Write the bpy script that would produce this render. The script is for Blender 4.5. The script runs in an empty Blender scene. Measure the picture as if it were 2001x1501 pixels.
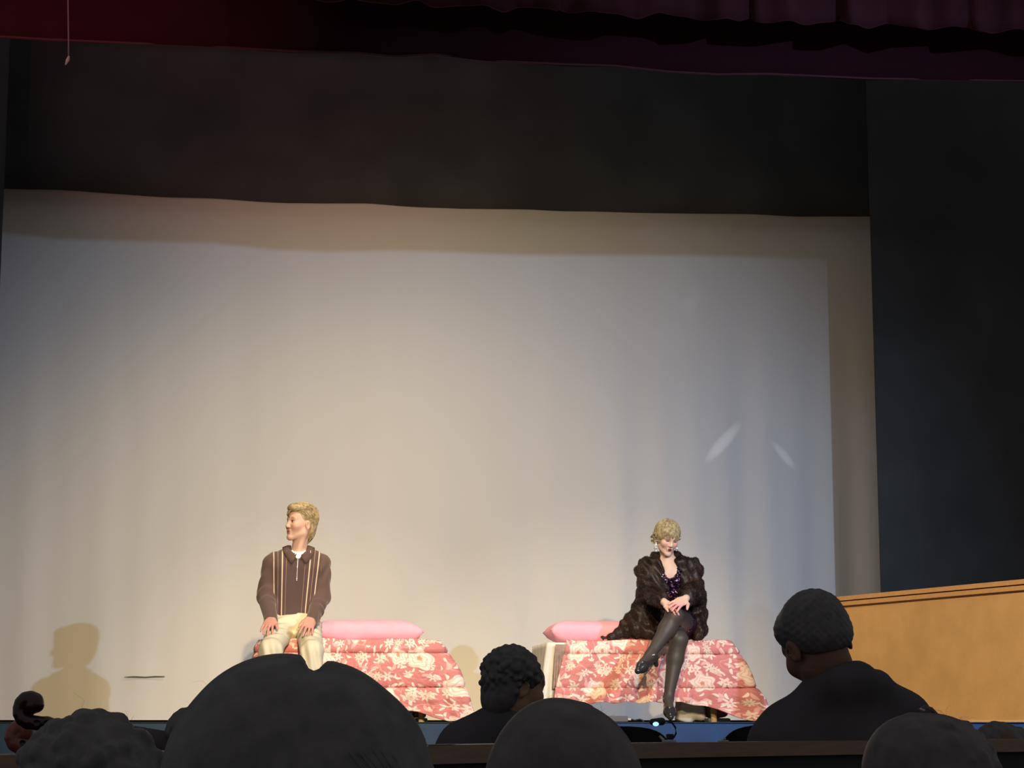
import bpy, math, random
import numpy as np
from mathutils import Vector, Matrix
sc = bpy.context.scene
COL = sc.collection
rng = np.random.default_rng(7)
random.seed(7)

# ------------------------------------------------------------------ camera
F_PX = 4040.0
YAW, PITCH = math.radians(7.5), math.atan((1415-750.5)/F_PX)
CAM = np.array([0.0, 0.0, 1.2])
STAGE = 1.21
_fw = np.array([math.sin(YAW)*math.cos(PITCH), math.cos(YAW)*math.cos(PITCH), math.sin(PITCH)])
_rt = np.array([math.cos(YAW), -math.sin(YAW), 0.0])
_up = np.cross(_rt, _fw)
def P(px, py, Y):
    """point of the place that lies at depth Y behind pixel (px, py) of the 2001 x 1501 photograph"""
    d = _fw + _rt*(px-1000.5)/F_PX + _up*(750.5-py)/F_PX
    return CAM + d*(Y-CAM[1])/d[1]
cd = bpy.data.cameras.new('camera'); cam = bpy.data.objects.new('camera', cd); COL.objects.link(cam)
cd.sensor_width = 36.0; cd.lens = F_PX/2001*36.0; cd.clip_start = 0.05; cd.clip_end = 200
cam.matrix_world = Matrix(((_rt[0], _up[0], -_fw[0], CAM[0]), (_rt[1], _up[1], -_fw[1], CAM[1]), (_rt[2], _up[2], -_fw[2], CAM[2]), (0, 0, 0, 1)))
sc.camera = cam

# ------------------------------------------------------------------ view, world, lights
sc.view_settings.view_transform = 'Standard'; sc.view_settings.look = 'None'
sc.view_settings.gamma = 1.0; sc.view_settings.use_curve_mapping = False
sc.view_settings.exposure = 0.0
world = bpy.data.worlds.new('dim_house'); sc.world = world; world.use_nodes = True
wb = world.node_tree.nodes['Background']; wb.inputs[0].default_value = (0.92, 0.94, 1.0, 1); wb.inputs[1].default_value = 0.135

def spot(name, loc, target, watt, color, angle, blend=0.5, radius=0.05):
    l = bpy.data.lights.new(name, 'SPOT'); l.energy = watt; l.color = color
    l.spot_size = math.radians(angle); l.spot_blend = blend; l.shadow_soft_size = radius
    o = bpy.data.objects.new(name, l); COL.objects.link(o); o.location = loc
    o.rotation_euler = (Vector(target)-Vector(loc)).to_track_quat('-Z', 'Y').to_euler()
    return o
WARM = (1.0, 0.765, 0.44); COOL = (0.50, 0.62, 1.0)
# warm stage lights on the pipe behind the red border
spot('warm_overhead_light', (1.0, 12.9, 4.4), (1.6, 16.4, 2.3), 235, WARM, 130, 1.0, 0.06)
spot('warm_front_wash_light', (0.6, 3.0, 4.3), P(640, 1600, 16.5), 2700, (1.0, 0.745, 0.36), 38, 1.0, 0.08)
spot('warm_top_light', (0.4, 12.8, 5.2), P(620, 1150, 13.9), 90, (1.0, 0.85, 0.62), 60, 0.8, 0.05)
spot('warm_top_light', (2.6, 12.8, 5.2), P(1310, 1150, 13.9), 90, (1.0, 0.85, 0.62), 60, 0.8, 0.05)
# warm front of house lights on the two beds
spot('warm_front_light', (0.6, 3.0, 4.7), P(640, 1230, 13.8), 2500, (1.0, 0.81, 0.55), 16, 1.0, 0.05)
spot('warm_front_light', (2.6, 3.0, 4.7), P(1290, 1230, 13.8), 2500, (1.0, 0.82, 0.58), 16, 1.0, 0.05)
# cool front of house lights, from the right and from the left
spot('cool_front_light', (7.0, 3.4, 5.43), P(800, 1390, 16.5), 2700, (0.40, 0.61, 1.0), 43, 1.0, 0.05)
spot('cool_front_light', (-2.3, 3.0, 4.2), P(1520, 1090, 16.5), 520, (0.42, 0.61, 1.0), 14, 1.0, 0.06)
# warm wash on the low side wall, red spill on the border
spot('warm_side_wall_light', (-1.5, 6.5, 4.6), P(1850, 1290, 11.4), 1750, (1.0, 0.78, 0.50), 24, 0.8, 0.1)
spot('blue_pit_light', (P(1370, 1430, 9.2)[0], 9.2, 0.75), (P(1370, 1430, 10.5)[0], 10.5, 1.05), 13, (0.30, 0.5, 1.0), 125, 1.0, 0.05)
spot('border_spill_light', (-3.2, 6.0, 3.2), P(120, 20, 12.0), 560, (1.0, 0.30, 0.34), 26, 1.0, 0.1)

# added spots without fixtures, standing in for sequin glints on the backdrop
def glint(x0, y0, x1, y1, width, watt):
    a, b = P(x0, y0, 16.5), P(x1, y1, 16.5); c = (a+b)/2; src = P(1475, 1225, 13.95); d = c-src; L = np.linalg.norm(d); d /= L
    o = spot('glint_standin_light', src, c, watt, (0.85, 0.92, 1.0), math.degrees(2*math.atan(np.linalg.norm(b-a)*0.62/L)), 1.0, 0.002)
    u = (b-a)-d*((b-a)@d); u /= np.linalg.norm(u); v = np.cross(-d, u)
    o.matrix_world = Matrix(((u[0], v[0]*width, -d[0], src[0]), (u[1], v[1]*width, -d[1], src[1]), (u[2], v[2]*width, -d[2], src[2]), (0, 0, 0, 1)))
glint(1383, 897, 1440, 836, 0.26, 70)
glint(1512, 866, 1552, 914, 0.22, 50)
glint(1340, 605, 1364, 568, 0.6, 16)

# ------------------------------------------------------------------ helpers: objects and tags
def tag(o, label=None, cat=None, group=None, kind=None):
    if label: o['label'] = label
    if cat: o['category'] = cat
    if group: o['group'] = group
    if kind: o['kind'] = kind
    return o
def empty(name, loc, label=None, cat=None, group=None):
    o = bpy.data.objects.new(name, None); COL.objects.link(o); o.location = tuple(loc); o.empty_display_size = 0.1
    return tag(o, label, cat, group)
BASE = {}
def wloc(o):
    v = Vector((0, 0, 0))
    while o is not None:
        v += o.location; o = o.parent
    return np.array(v)
def link(name, me, m=None, parent=None, world=True):
    """one mesh object; vertices are given in world space and are stored relative to the parent"""
    o = bpy.data.objects.new(name, me); COL.objects.link(o)
    if m is not None: me.materials.append(m)
    if parent is not None:
        if world:
            b = wloc(parent)
            n = len(me.vertices); co = np.empty(n*3, np.float32); me.vertices.foreach_get('co', co)
            co = co.reshape(-1, 3) - b.astype(np.float32); me.vertices.foreach_set('co', co.ravel())
        o.parent = parent
    return o
def mesh_np(name, V, Fq, smooth=True, uv=None):
    """V (n,3); Fq (m,k) faces all with k corners, or a list of several such arrays"""
    me = bpy.data.meshes.new(name)
    Fl = Fq if isinstance(Fq, list) else [Fq]
    Fl = [np.asarray(f, np.int32) for f in Fl if len(f)]
    V = np.asarray(V, np.float32)
    me.vertices.add(len(V)); me.vertices.foreach_set('co', V.ravel())
    loops = np.concatenate([f.ravel() for f in Fl])
    tot = np.concatenate([np.full(len(f), f.shape[1], np.int32) for f in Fl])
    start = np.concatenate([[0], np.cumsum(tot)[:-1]]).astype(np.int32)
    me.loops.add(len(loops)); me.loops.foreach_set('vertex_index', loops.astype(np.int32))
    me.polygons.add(len(tot)); me.polygons.foreach_set('loop_start', start)
    me.polygons.foreach_set('use_smooth', np.full(len(tot), bool(smooth)))
    if uv is not None:
        l = me.uv_layers.new(name='UVMap'); l.data.foreach_set('uv', np.asarray(uv, np.float32)[loops].ravel())
    me.update(calc_edges=True); me.validate()
    return me
def grid_faces(nu, nv, close_u=False):
    f = []
    for i in range(nu if close_u else nu-1):
        for j in range(nv-1):
            a = i*nv+j; b = ((i+1) % nu)*nv+j
            f.append((a, b, b+1, a+1))
    return np.array(f, np.int32)
class Shape:
    """collects boxes, tubes and sweeps into one mesh"""
    def __init__(s): s.V = []; s.F = {}; s.n = 0
    def add(s, V, F):
        F = np.asarray(F, np.int32); s.V.append(np.asarray(V, float)); s.F.setdefault(F.shape[1], []).append(F+s.n); s.n += len(V); return s
    def box(s, c, h, R=None, bev=0.0):
        c = np.asarray(c, float); h = np.asarray(h, float)
        if bev <= 0:
            v = np.array([[x, y, z] for x in (-1, 1) for y in (-1, 1) for z in (-1, 1)], float)*h
            f = [(0, 1, 3, 2), (4, 6, 7, 5), (0, 4, 5, 1), (2, 3, 7, 6), (0, 2, 6, 4), (1, 5, 7, 3)]
            if R is not None: v = v@np.asarray(R).T
            return s.add(v+c, f)
        import bmesh
        bm = bmesh.new(); bmesh.ops.create_cube(bm, size=2.0)
        for q in bm.verts: q.co = Vector((q.co.x*h[0], q.co.y*h[1], q.co.z*h[2]))
        bmesh.ops.bevel(bm, geom=list(bm.edges)+list(bm.verts), offset=bev, segments=2, profile=0.5, affect='EDGES')
        bmesh.ops.triangulate(bm, faces=bm.faces)
        bm.verts.index_update()
        v = np.array([q.co[:] for q in bm.verts]); f = [[q.index for q in fc.verts] for fc in bm.faces]; bm.free()
        if R is not None: v = v@np.asarray(R).T
        return s.add(v+c, f)
    def tube(s, pts, rad, n=8, flat=1.0, flat_dir=None):
        pts = np.asarray(pts, float); m = len(pts); rad = np.broadcast_to(np.asarray(rad, float), (m,))
        T = np.gradient(pts, axis=0); T /= np.linalg.norm(T, axis=1, keepdims=True)+1e-12
        ref = np.array([0, 0, 1.0]) if abs(T[0, 2]) < 0.9 else np.array([1.0, 0, 0])
        if flat_dir is not None: ref = np.asarray(flat_dir, float)
        A = np.cross(T, ref); A /= np.linalg.norm(A, axis=1, keepdims=True)+1e-12
        B = np.cross(T, A)
        th = np.linspace(0, 2*math.pi, n, endpoint=False)
        V = pts[:, None, :] + rad[:, None, None]*(A[:, None, :]*np.cos(th)[None, :, None] + flat*B[:, None, :]*np.sin(th)[None, :, None])
        V = V.reshape(-1, 3); F = []
        for i in range(m-1):
            for j in range(n):
                k = (j+1) % n; F.append((i*n+j, (i+1)*n+j, (i+1)*n+k, i*n+k))
        s.add(V, F)
        c = s.n; s.add([pts[0]], np.zeros((0, 3))); 
        s.F.setdefault(3, []).append(np.array([(c, c-m*n+(j+1) % n, c-m*n+j) for j in range(n)][::-1], np.int32))
        c = s.n; s.add([pts[-1]], np.zeros((0, 3)))
        s.F.setdefault(3, []).append(np.array([(c, c-1-n+j, c-1-n+(j+1) % n) for j in range(n)], np.int32))
        return s
    def build(s, name, m, parent=None, smooth=False):
        return link(name, mesh_np(name, np.concatenate(s.V), [np.concatenate(f) for f in s.F.values()], smooth), m, parent)
def rot(axis, deg):
    return np.array(Matrix.Rotation(math.radians(deg), 3, axis))

# ------------------------------------------------------------------ helpers: smooth solids
class Solid:
    """smooth union of round limbs, meshed into one continuous surface"""
    def __init__(s): s.p = []; s.R = np.eye(3); s.t = np.zeros(3); s.sc = 1.0; s.disp = None
    def frame(s, t=(0, 0, 0), R=None, sc=1.0): s.t = np.asarray(t, float); s.R = np.eye(3) if R is None else np.asarray(R, float); s.sc = sc; return s
    def w(s, p): return s.R@(np.asarray(p, float)*s.sc)+s.t
    def cone(s, a, b, r1, r2=None, k=0.02, op='u'):
        a, b = s.w(a), s.w(b); r1 *= s.sc; r2 = r1 if r2 is None else r2*s.sc
        s.p.append(dict(t='c', a=a, b=b, r1=r1, r2=r2, k=k*s.sc, op=op, c=(a+b)/2, br=np.linalg.norm(b-a)/2+max(r1, r2))); return s
    def chain(s, pts, rad, k=0.02, op='u'):
        for i in range(len(pts)-1): s.cone(pts[i], pts[i+1], rad[i], rad[i+1], k, op)
        return s
    def ball(s, c, r, k=0.02, op='u', R=None):
        c = s.w(c); r = np.broadcast_to(np.asarray(r, float), (3,))*s.sc
        Q = s.R if R is None else s.R@np.asarray(R)
        s.p.append(dict(t='e', c=c, r=r, R=Q, k=k*s.sc, op=op, br=float(max(r)))); return s
    def box(s, c, h, rnd=0.01, k=0.02, op='u', R=None):
        c = s.w(c); h = np.asarray(h, float)*s.sc
        Q = s.R if R is None else s.R@np.asarray(R)
        s.p.append(dict(t='b', c=c, h=h, rnd=rnd*s.sc, R=Q, k=k*s.sc, op=op, br=float(np.linalg.norm(h)))); return s
    def cut(s, c, n):
        s.p.append(dict(t='h', c=s.w(c), n=s.R@(np.asarray(n, float)/np.linalg.norm(n)), k=0, op='i', br=1e9)); return s
    @staticmethod
    def dist(q, X):
        if q['t'] == 'c':
            ba = q['b']-q['a']; pa = X-q['a']; h = np.clip(pa@ba/(ba@ba+1e-12), 0, 1)
            return np.linalg.norm(pa-h[:, None]*ba, axis=1)-(q['r1']+(q['r2']-q['r1'])*h)
        if q['t'] == 'e':
            l = (X-q['c'])@q['R']; k0 = np.linalg.norm(l/q['r'], axis=1); k1 = np.linalg.norm(l/q['r']**2, axis=1)
            return k0*(k0-1)/(k1+1e-9)
        if q['t'] == 'b':
            l = np.abs((X-q['c'])@q['R'])-(q['h']-q['rnd'])
            return np.linalg.norm(np.maximum(l, 0), axis=1)+np.minimum(l.max(axis=1), 0)-q['rnd']
        return (X-q['c'])@q['n']
    def value(s, X, prims=None):
        d = np.full(len(X), 1.0)
        for q in (s.p if prims is None else prims):
            e = s.dist(q, X); k = max(q['k'], 1e-5)
            if q['op'] == 'u': h = np.maximum(k-np.abs(d-e), 0)/k; d = np.minimum(d, e)-h*h*k*0.25
            elif q['op'] == 's': e = -e; h = np.maximum(k-np.abs(d-e), 0)/k; d = np.maximum(d, e)+h*h*k*0.25
            else: d = np.maximum(d, e)
        return d
    def mesh(s, name, vox, disp=None):
        us = [q for q in s.p if q['op'] == 'u']
        lo = np.min([q['c']-q['br'] for q in us], axis=0)-3*vox; hi = np.max([q['c']+q['br'] for q in us], axis=0)+3*vox
        n = np.ceil((hi-lo)/vox).astype(int)+1
        B = 20; D = np.full(tuple(n), 1.0, np.float32)
        ar = [np.arange(k) for k in n]; rad = B*vox*0.87
        for i in range(0, n[0], B):
            for j in range(0, n[1], B):
                for k in range(0, n[2], B):
                    c = lo+vox*(np.array([i, j, k])+B/2)
                    near = []
                    for q in s.p:
                        if q['t'] == 'h': near.append(q); continue
                        if np.linalg.norm(c-q['c']) - q['br'] - rad - 0.03 > 0: continue
                        if q['t'] == 'c' and s.dist(q, c[None])[0] > rad+q['k']+0.02: continue
                        near.append(q)
                    if not any(q['op'] == 'u' for q in near): continue
                    I, J, K = ar[0][i:i+B], ar[1][j:j+B], ar[2][k:k+B]
                    X = np.stack(np.meshgrid(lo[0]+vox*I, lo[1]+vox*J, lo[2]+vox*K, indexing='ij'), -1).reshape(-1, 3)
                    v = s.value(X, near)
                    if disp is not None: v = v+disp(X)
                    D[i:i+B, j:j+B, k:k+B] = v.reshape(len(I), len(J), len(K))
        return surface(name, D, lo, vox)
def surface(name, D, lo, vox):
    S = D < 0
    c = np.zeros(tuple(np.array(D.shape)-1), np.int8)
    offs = [(a, b, d) for a in (0, 1) for b in (0, 1) for d in (0, 1)]
    sh = c.shape
    for a, b, d in offs: c += S[a:a+sh[0], b:b+sh[1], d:d+sh[2]]
    act = np.argwhere((c > 0) & (c < 8))
    idx = np.full(sh, -1, np.int32); idx[act[:, 0], act[:, 1], act[:, 2]] = np.arange(len(act))
    val = np.stack([D[act[:, 0]+a, act[:, 1]+b, act[:, 2]+d] for a, b, d in offs], 1)
    acc = np.zeros((len(act), 3)); cnt = np.zeros(len(act))
    O = np.array(offs, float)
    for p in range(8):
        for q in range(p+1, 8):
            if abs(O[p]-O[q]).sum() != 1: continue
            m = (val[:, p] < 0) != (val[:, q] < 0)
            t = val[m, p]/(val[m, p]-val[m, q])
            acc[m] += O[p]+(O[q]-O[p])*t[:, None]; cnt[m] += 1
    V = lo+vox*(act+acc/cnt[:, None])
    Fs = []
    for ax in range(3):
        u, v = [(1, 2), (2, 0), (0, 1)][ax]
        a = np.take(S, range(S.shape[ax]-1), axis=ax); b = np.take(S, range(1, S.shape[ax]), axis=ax)
        e = np.argwhere(a != b); 
        e = e[(e[:, u] > 0) & (e[:, v] > 0) & (e[:, u] < sh[u]) & (e[:, v] < sh[v])]
        def at(du, dv):
            g = e.copy(); g[:, u] -= du; g[:, v] -= dv
            return idx[g[:, 0], g[:, 1], g[:, 2]]
        q = np.stack([at(1, 1), at(0, 1), at(0, 0), at(1, 0)], 1)
        ins = S[e[:, 0], e[:, 1], e[:, 2]]
        q[~ins] = q[~ins][:, ::-1]
        Fs.append(q[(q >= 0).all(1)])
    return mesh_np(name, V, np.concatenate(Fs))
def verts_of(me):
    co = np.empty(len(me.vertices)*3, np.float32); me.vertices.foreach_get('co', co); return co.reshape(-1, 3).astype(float)
def normals_of(me):
    co = np.empty(len(me.vertices)*3, np.float32); me.vertices.foreach_get('normal', co); return co.reshape(-1, 3).astype(float)
def paint(me, base, spots):
    """point colours: spots = (centre, radius xyz or scalar, rotation or None, colour, softness)"""
    X = verts_of(me); C = np.tile(np.array(base, float), (len(X), 1))
    for c, r, R, col, soft in spots:
        l = X-np.asarray(c)
        if R is not None: l = l@np.asarray(R)
        d = np.linalg.norm(l/np.asarray(r), axis=1)
        a = np.clip((1+soft-d)/(2*soft+1e-6), 0, 1)[:, None]
        C = C*(1-a)+np.array(col)*a
    at = me.color_attributes.new('Col', 'FLOAT_COLOR', 'POINT')
    at.data.foreach_set('color', np.concatenate([C, np.ones((len(C), 1))], 1).astype(np.float32).ravel())

# ------------------------------------------------------------------ helpers: materials
def srgb(r, g, b):
    f = lambda c: (c/255/12.92) if c/255 <= 0.04045 else ((c/255+0.055)/1.055)**2.4
    return (f(r), f(g), f(b))
def new_mat(name):
    m = bpy.data.materials.new(name); m.use_nodes = True
    return m, m.node_tree, m.node_tree.nodes['Principled BSDF']
def mat(name, col, rough=0.8, spec=0.3, metal=0.0, sheen=0.0, noise=0.0, nscale=8.0, bump=0.0, bscale=60.0, stretch=None, emit=None, estr=0.0):
    m, nt, b = new_mat(name)
    b.inputs['Base Color'].default_value = (*col, 1); b.inputs['Roughness'].default_value = rough
    b.inputs['Specular IOR Level'].default_value = spec; b.inputs['Metallic'].default_value = metal
    if sheen: b.inputs['Sheen Weight'].default_value = sheen; b.inputs['Sheen Roughness'].default_value = 0.4; b.inputs['Sheen Tint'].default_value = (*[min(1, c*3+0.1) for c in col], 1)
    if emit: b.inputs['Emission Color'].default_value = (*emit, 1); b.inputs['Emission Strength'].default_value = estr
    tc = nt.nodes.new('ShaderNodeTexCoord'); src = tc.outputs['Object']
    if stretch:
        mp = nt.nodes.new('ShaderNodeMapping'); mp.inputs['Scale'].default_value = stretch; nt.links.new(src, mp.inputs[0]); src = mp.outputs[0]
    if noise:
        n = nt.nodes.new('ShaderNodeTexNoise'); n.inputs['Scale'].default_value = nscale; n.inputs['Detail'].default_value = 5
        nt.links.new(src, n.inputs['Vector'])
        r = nt.nodes.new('ShaderNodeMapRange'); r.inputs[1].default_value = 0.25; r.inputs[2].default_value = 0.75; r.inputs[3].default_value = 1-noise; r.inputs[4].default_value = 1+noise
        nt.links.new(n.outputs[0], r.inputs[0])
        v = nt.nodes.new('ShaderNodeVectorMath'); v.operation = 'SCALE'; v.inputs[0].default_value = col; nt.links.new(r.outputs[0], v.inputs['Scale'])
        nt.links.new(v.outputs[0], b.inputs['Base Color'])
    if bump:
        n = nt.nodes.new('ShaderNodeTexNoise'); n.inputs['Scale'].default_value = bscale; n.inputs['Detail'].default_value = 4
        nt.links.new(src, n.inputs['Vector'])
        bp = nt.nodes.new('ShaderNodeBump'); bp.inputs['Strength'].default_value = bump; bp.inputs['Distance'].default_value = 0.01
        nt.links.new(n.outputs[0], bp.inputs['Height']); nt.links.new(bp.outputs[0], b.inputs['Normal'])
    return m
class NB:
    """short hand for building math node graphs"""
    def __init__(s, nt): s.nt = nt
    def m(s, op, a, b=None, c=None):
        n = s.nt.nodes.new('ShaderNodeMath'); n.operation = op
        for i, x in enumerate((a, b, c)):
            if x is None: continue
            if isinstance(x, (int, float)): n.inputs[i].default_value = x
            else: s.nt.links.new(x, n.inputs[i])
        return n.outputs[0]
    def sep(s, v):
        n = s.nt.nodes.new('ShaderNodeSeparateXYZ'); s.nt.links.new(v, n.inputs[0]); return n.outputs
    def v(s, op, a, b=None):
        n = s.nt.nodes.new('ShaderNodeVectorMath'); n.operation = op
        for i, x in enumerate((a, b)):
            if x is None: continue
            if isinstance(x, tuple): n.inputs[i].default_value = x
            else: s.nt.links.new(x, n.inputs[i])
        return n.outputs[0]
    def mix(s, f, a, b):
        n = s.nt.nodes.new('ShaderNodeMix'); n.data_type = 'RGBA'
        s.nt.links.new(f, n.inputs[0]) if not isinstance(f, (int, float)) else setattr(n.inputs[0], 'default_value', f)
        for i, x in ((6, a), (7, b)):
            if isinstance(x, tuple): n.inputs[i].default_value = (*x, 1)
            else: s.nt.links.new(x, n.inputs[i])
        return n.outputs[2]
    def less(s, a, b, soft=0.03):
        """1 where a < b, with a soft edge"""
        n = s.nt.nodes.new('ShaderNodeMapRange'); n.interpolation_type = 'SMOOTHSTEP'
        d = s.m('SUBTRACT', b, a); s.nt.links.new(d, n.inputs[0]); n.inputs[1].default_value = -soft; n.inputs[2].default_value = soft
        return n.outputs[0]
def attr_mat(name, rough=0.55, spec=0.35, sss=0.0):
    m, nt, b = new_mat(name)
    a = nt.nodes.new('ShaderNodeAttribute'); a.attribute_name = 'Col'
    nt.links.new(a.outputs['Color'], b.inputs['Base Color']); b.inputs['Roughness'].default_value = rough; b.inputs['Specular IOR Level'].default_value = spec
    return m

# ------------------------------------------------------------------ the setting
M_floor = mat('stage_boards', srgb(70, 55, 45), 0.6, noise=0.2, nscale=3, stretch=(1, 12, 1))
M_black = mat('black_masking_velour', (0.066, 0.066, 0.064), 0.95, 0.1, sheen=0.05, noise=0.25, nscale=1.5)
M_aud = mat('auditorium_carpet', (0.02, 0.018, 0.02), 0.95, noise=0.3, nscale=20)
M_blue = mat('blue_painted_boards', (0.026, 0.068, 0.18), 0.6, noise=0.2, nscale=5)
M_lip = mat('stage_edge_strip', (0.05, 0.07, 0.09), 0.5)
YS = 10.5
def structure(o): o['kind'] = 'structure'; return o
structure(Shape().box((1.5, (YS+0.08+18)/2, STAGE-0.03), (9, (18-YS-0.08)/2, 0.03)).build('floor', M_floor))
f = structure(Shape().box((1.5, YS+0.04, (STAGE-0.003)/2), (9, 0.04, (STAGE-0.003)/2)).build('wall_stage_front', M_blue))
Shape().box((1.5, YS+0.035, STAGE-0.0015), (9, 0.045, 0.0015)).build('edge_strip', M_lip, f)
structure(Shape().box((1.5, 4.5, -0.05), (9, 6.0, 0.05)).build('floor_auditorium', M_aud))
structure(Shape().box((1.5, 18.05, 3.5), (9, 0.05, 3.5)).build('wall_back', M_black))

# curtains: bottom edge from points of the photograph, folds in depth
def curtain(name, bottom, ztop, Y, amp, wave, m, label, cat='curtain', drop_fold=1.0, n=260, phase=0.0, rows=14, bed=None):
    X = np.linspace(bottom[0][0], bottom[-1][0], n)
    zb = np.interp(X, [b[0] for b in bottom], [b[1] for b in bottom])
    V = []; uv = []
    for i in range(n):
        s = X[i]
        for j in range(rows):
            t = j/(rows-1); z = ztop+(zb[i]-ztop)*t
            a = amp*(1-drop_fold+drop_fold*t)
            y = Y + a*(math.sin(s*6.283/wave+phase)+0.5*math.sin(s*6.283/wave*1.73+1.1+phase))
            V.append((s, y, z)); uv.append((s, z))
    me = mesh_np(name, V, grid_faces(n, rows), True, uv)
    o = link(name, me, m)
    md = o.modifiers.new('thick', 'SOLIDIFY'); md.thickness = 0.012; md.offset = 1
    return tag(o, label, cat)
def bot(pts, Y): return [(P(x, y, Y)[0], P(x, y, Y)[2]) for x, y in pts]

# pale backdrop cloth with soft vertical folds that fade upwards
m, nt, b_ = new_mat('backdrop_cloth'); nb = NB(nt)
b_.inputs['Roughness'].default_value = 0.95; b_.inputs['Specular IOR Level'].default_value = 0.05
n_ = nt.nodes.new('ShaderNodeTexNoise'); tc_ = nt.nodes.new('ShaderNodeTexCoord'); mp_ = nt.nodes.new('ShaderNodeMapping')
mp_.inputs['Scale'].default_value = (1.0, 1, 0.15); nt.links.new(tc_.outputs['Object'], mp_.inputs[0]); nt.links.new(mp_.outputs[0], n_.inputs['Vector'])
n_.inputs['Scale'].default_value = 2.2; n_.inputs['Detail'].default_value = 3
nt.links.new(nb.mix(n_.outputs[0], (0.66, 0.63, 0.58), (0.74, 0.71, 0.67)), b_.inputs['Base Color']); M_back = m
YB = 16.5
xl, xr = P(-160, 700, YB)[0], P(1860, 700, YB)[0]
nx, nz = 420, 60; V = []; ztop = 6.2
for i in range(nx):
    x = xl+(xr-xl)*i/(nx-1); u = (x-xl)/(xr-xl)
    for j in range(nz):
        z = STAGE+0.02+(ztop-STAGE)*j/(nz-1); h = max(0, 1-(z-STAGE)/3.6)
        right = 0.45+0.75*max(0, min(1, (u-0.5)/0.2))
        y = 0.020*h*right*(math.sin(x*8.1+0.4)+0.6*math.sin(x*13.7+1+0.25*z)+0.5*math.sin(x*21.3+2))+0.006*math.sin(x*3.1)
        # a pulled crease near the left actor's shadow
        c = P(284, 1322, YB); dx, dz = (x-c[0])/0.19, (z-c[2])/0.05
        y -= 0.014*math.exp(-dx*dx-dz*dz)
        V.append((x, YB+y, z))
o = tag(link('backdrop', mesh_np('backdrop', V, grid_faces(nx, nz)), M_back), 'large pale cloth backdrop lit warm and cool behind the two beds', 'backdrop')
pts = [P(x, y, YB-0.035) for x, y in ((243, 1323), (262, 1322.5), (284, 1323.5), (303, 1322), (322, 1322))]
M_tear = mat('dark_slit', (0.10, 0.12, 0.12), 0.9)
q = Shape().tube(pts, [0.002, 0.005, 0.0045, 0.0045, 0.003], 6).build('slit', M_tear, o, True)
q['label'] = 'thin dark horizontal slit in the cloth'
M_stitch = mat('bright_mend', (0.8, 0.82, 0.86), 0.5)

BY = 16.36
curtain('black_border', bot([(-260, 355), (8, 367), (150, 373), (300, 383), (450, 390), (560, 396), (720, 398), (900, 408), (1040, 409), (1200, 415), (1400, 417), (1560, 422), (1700, 423), (2200, 440)], BY),
        8.0, BY, 0.012, 1.1, M_black, 'wide black masking border hanging above the pale backdrop')
xr_ = P(1701, 440, 15.7)[0]
curtain('masking_curtain', [(xr_, STAGE+0.02), (xr_+4.2, STAGE+0.02)], 8.0, 15.7, 0.0, 0.7, M_black, 'tall black masking leg curtain on the right edge of the backdrop', n=120)
xl_ = P(7, 380, 15.7)[0]
curtain('masking_curtain', [(xl_-3.0, STAGE+0.02), (xl_, STAGE+0.02)], 8.0, 15.7, 0.0, 0.7, M_black, 'tall black masking leg curtain on the left edge of the backdrop', n=120)
M_red = mat('red_border_velour', (0.034, 0.005, 0.008), 0.9, 0.15, sheen=0.3, noise=0.15, nscale=2)
M_hem = mat('red_hem', (0.09, 0.025, 0.03), 0.85)
b1 = bot([(-260, 62), (-100, 69), (0, 73), (100, 79), (400, 92), (580, 102), (700, 105), (770, 112), (850, 108), (950, 120), (1100, 127), (1200, 130), (1300, 141), (1400, 147), (1500, 146), (1700, 155), (2001, 160), (2300, 172), (3400, 205)], 12.0)
o = curtain('red_border', b1, 7.0, 12.0, 0.012, 1.6, M_red, 'flat dark red border hanging behind the ruffled valance')
Shape().tube([(x, 11.995, z+0.004) for x, z in b1], 0.007, 6).build('hem', M_hem, o, True)
M_val = mat('red_valance_velour', (0.06, 0.012, 0.016), 0.85, 0.2, sheen=0.4, noise=0.15, nscale=3)
vp = [(400, -60), (560, -6), (600, -4), (640, 1), (660, 8), (715, 3), (775, 9), (815, 2), (822, 9), (840, 17), (905, 9), (960, 20), (985, 26), (1010, 12), (1045, 13), (1085, 28), (1093, 16), (1170, 29), (1250, 38), (1287, 27), (1345, 33), (1355, 35), (1400, 48), (1440, 45), (1470, 30), (1477, 46), (1560, 51), (1600, 44), (1645, 37), (1652, 57), (1690, 57), (1735, 43), (1790, 62), (1820, 52), (1895, 51), (1905, 66), (2001, 56), (2060, 70), (2200, 66), (2500, 90), (3000, 100)]
vb = bot(vp, 11.6)
X = np.linspace(vb[0][0], vb[-1][0], 640); zb = np.interp(X, [b[0] for b in vb], [b[1] for b in vb])
lin = np.poly1d(np.polyfit(X, zb, 1))(X); V = []
for i in range(len(X)):
    for j in range(16):
        t = j/15; z = 6.5+(zb[i]-6.5)*t
        V.append((X[i], 11.6+(zb[i]-lin[i])*1.6*(0.5+0.5*t)+0.03*math.sin(X[i]*17+1)+0.015*math.sin(X[i]*31), z))
o = tag(link('red_valance', mesh_np('red_valance', V, grid_faces(len(X), 16)), M_val), 'gathered red front valance with a ruffled lower edge at the top', 'curtain')
md = o.modifiers.new('thick', 'SOLIDIFY'); md.thickness = 0.012
Shape().tube([(V[i*16+15][0], V[i*16+15][1], V[i*16+15][2]+0.004) for i in range(0, len(X), 2)], 0.008, 6).build('hem', M_hem, o, True)
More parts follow.
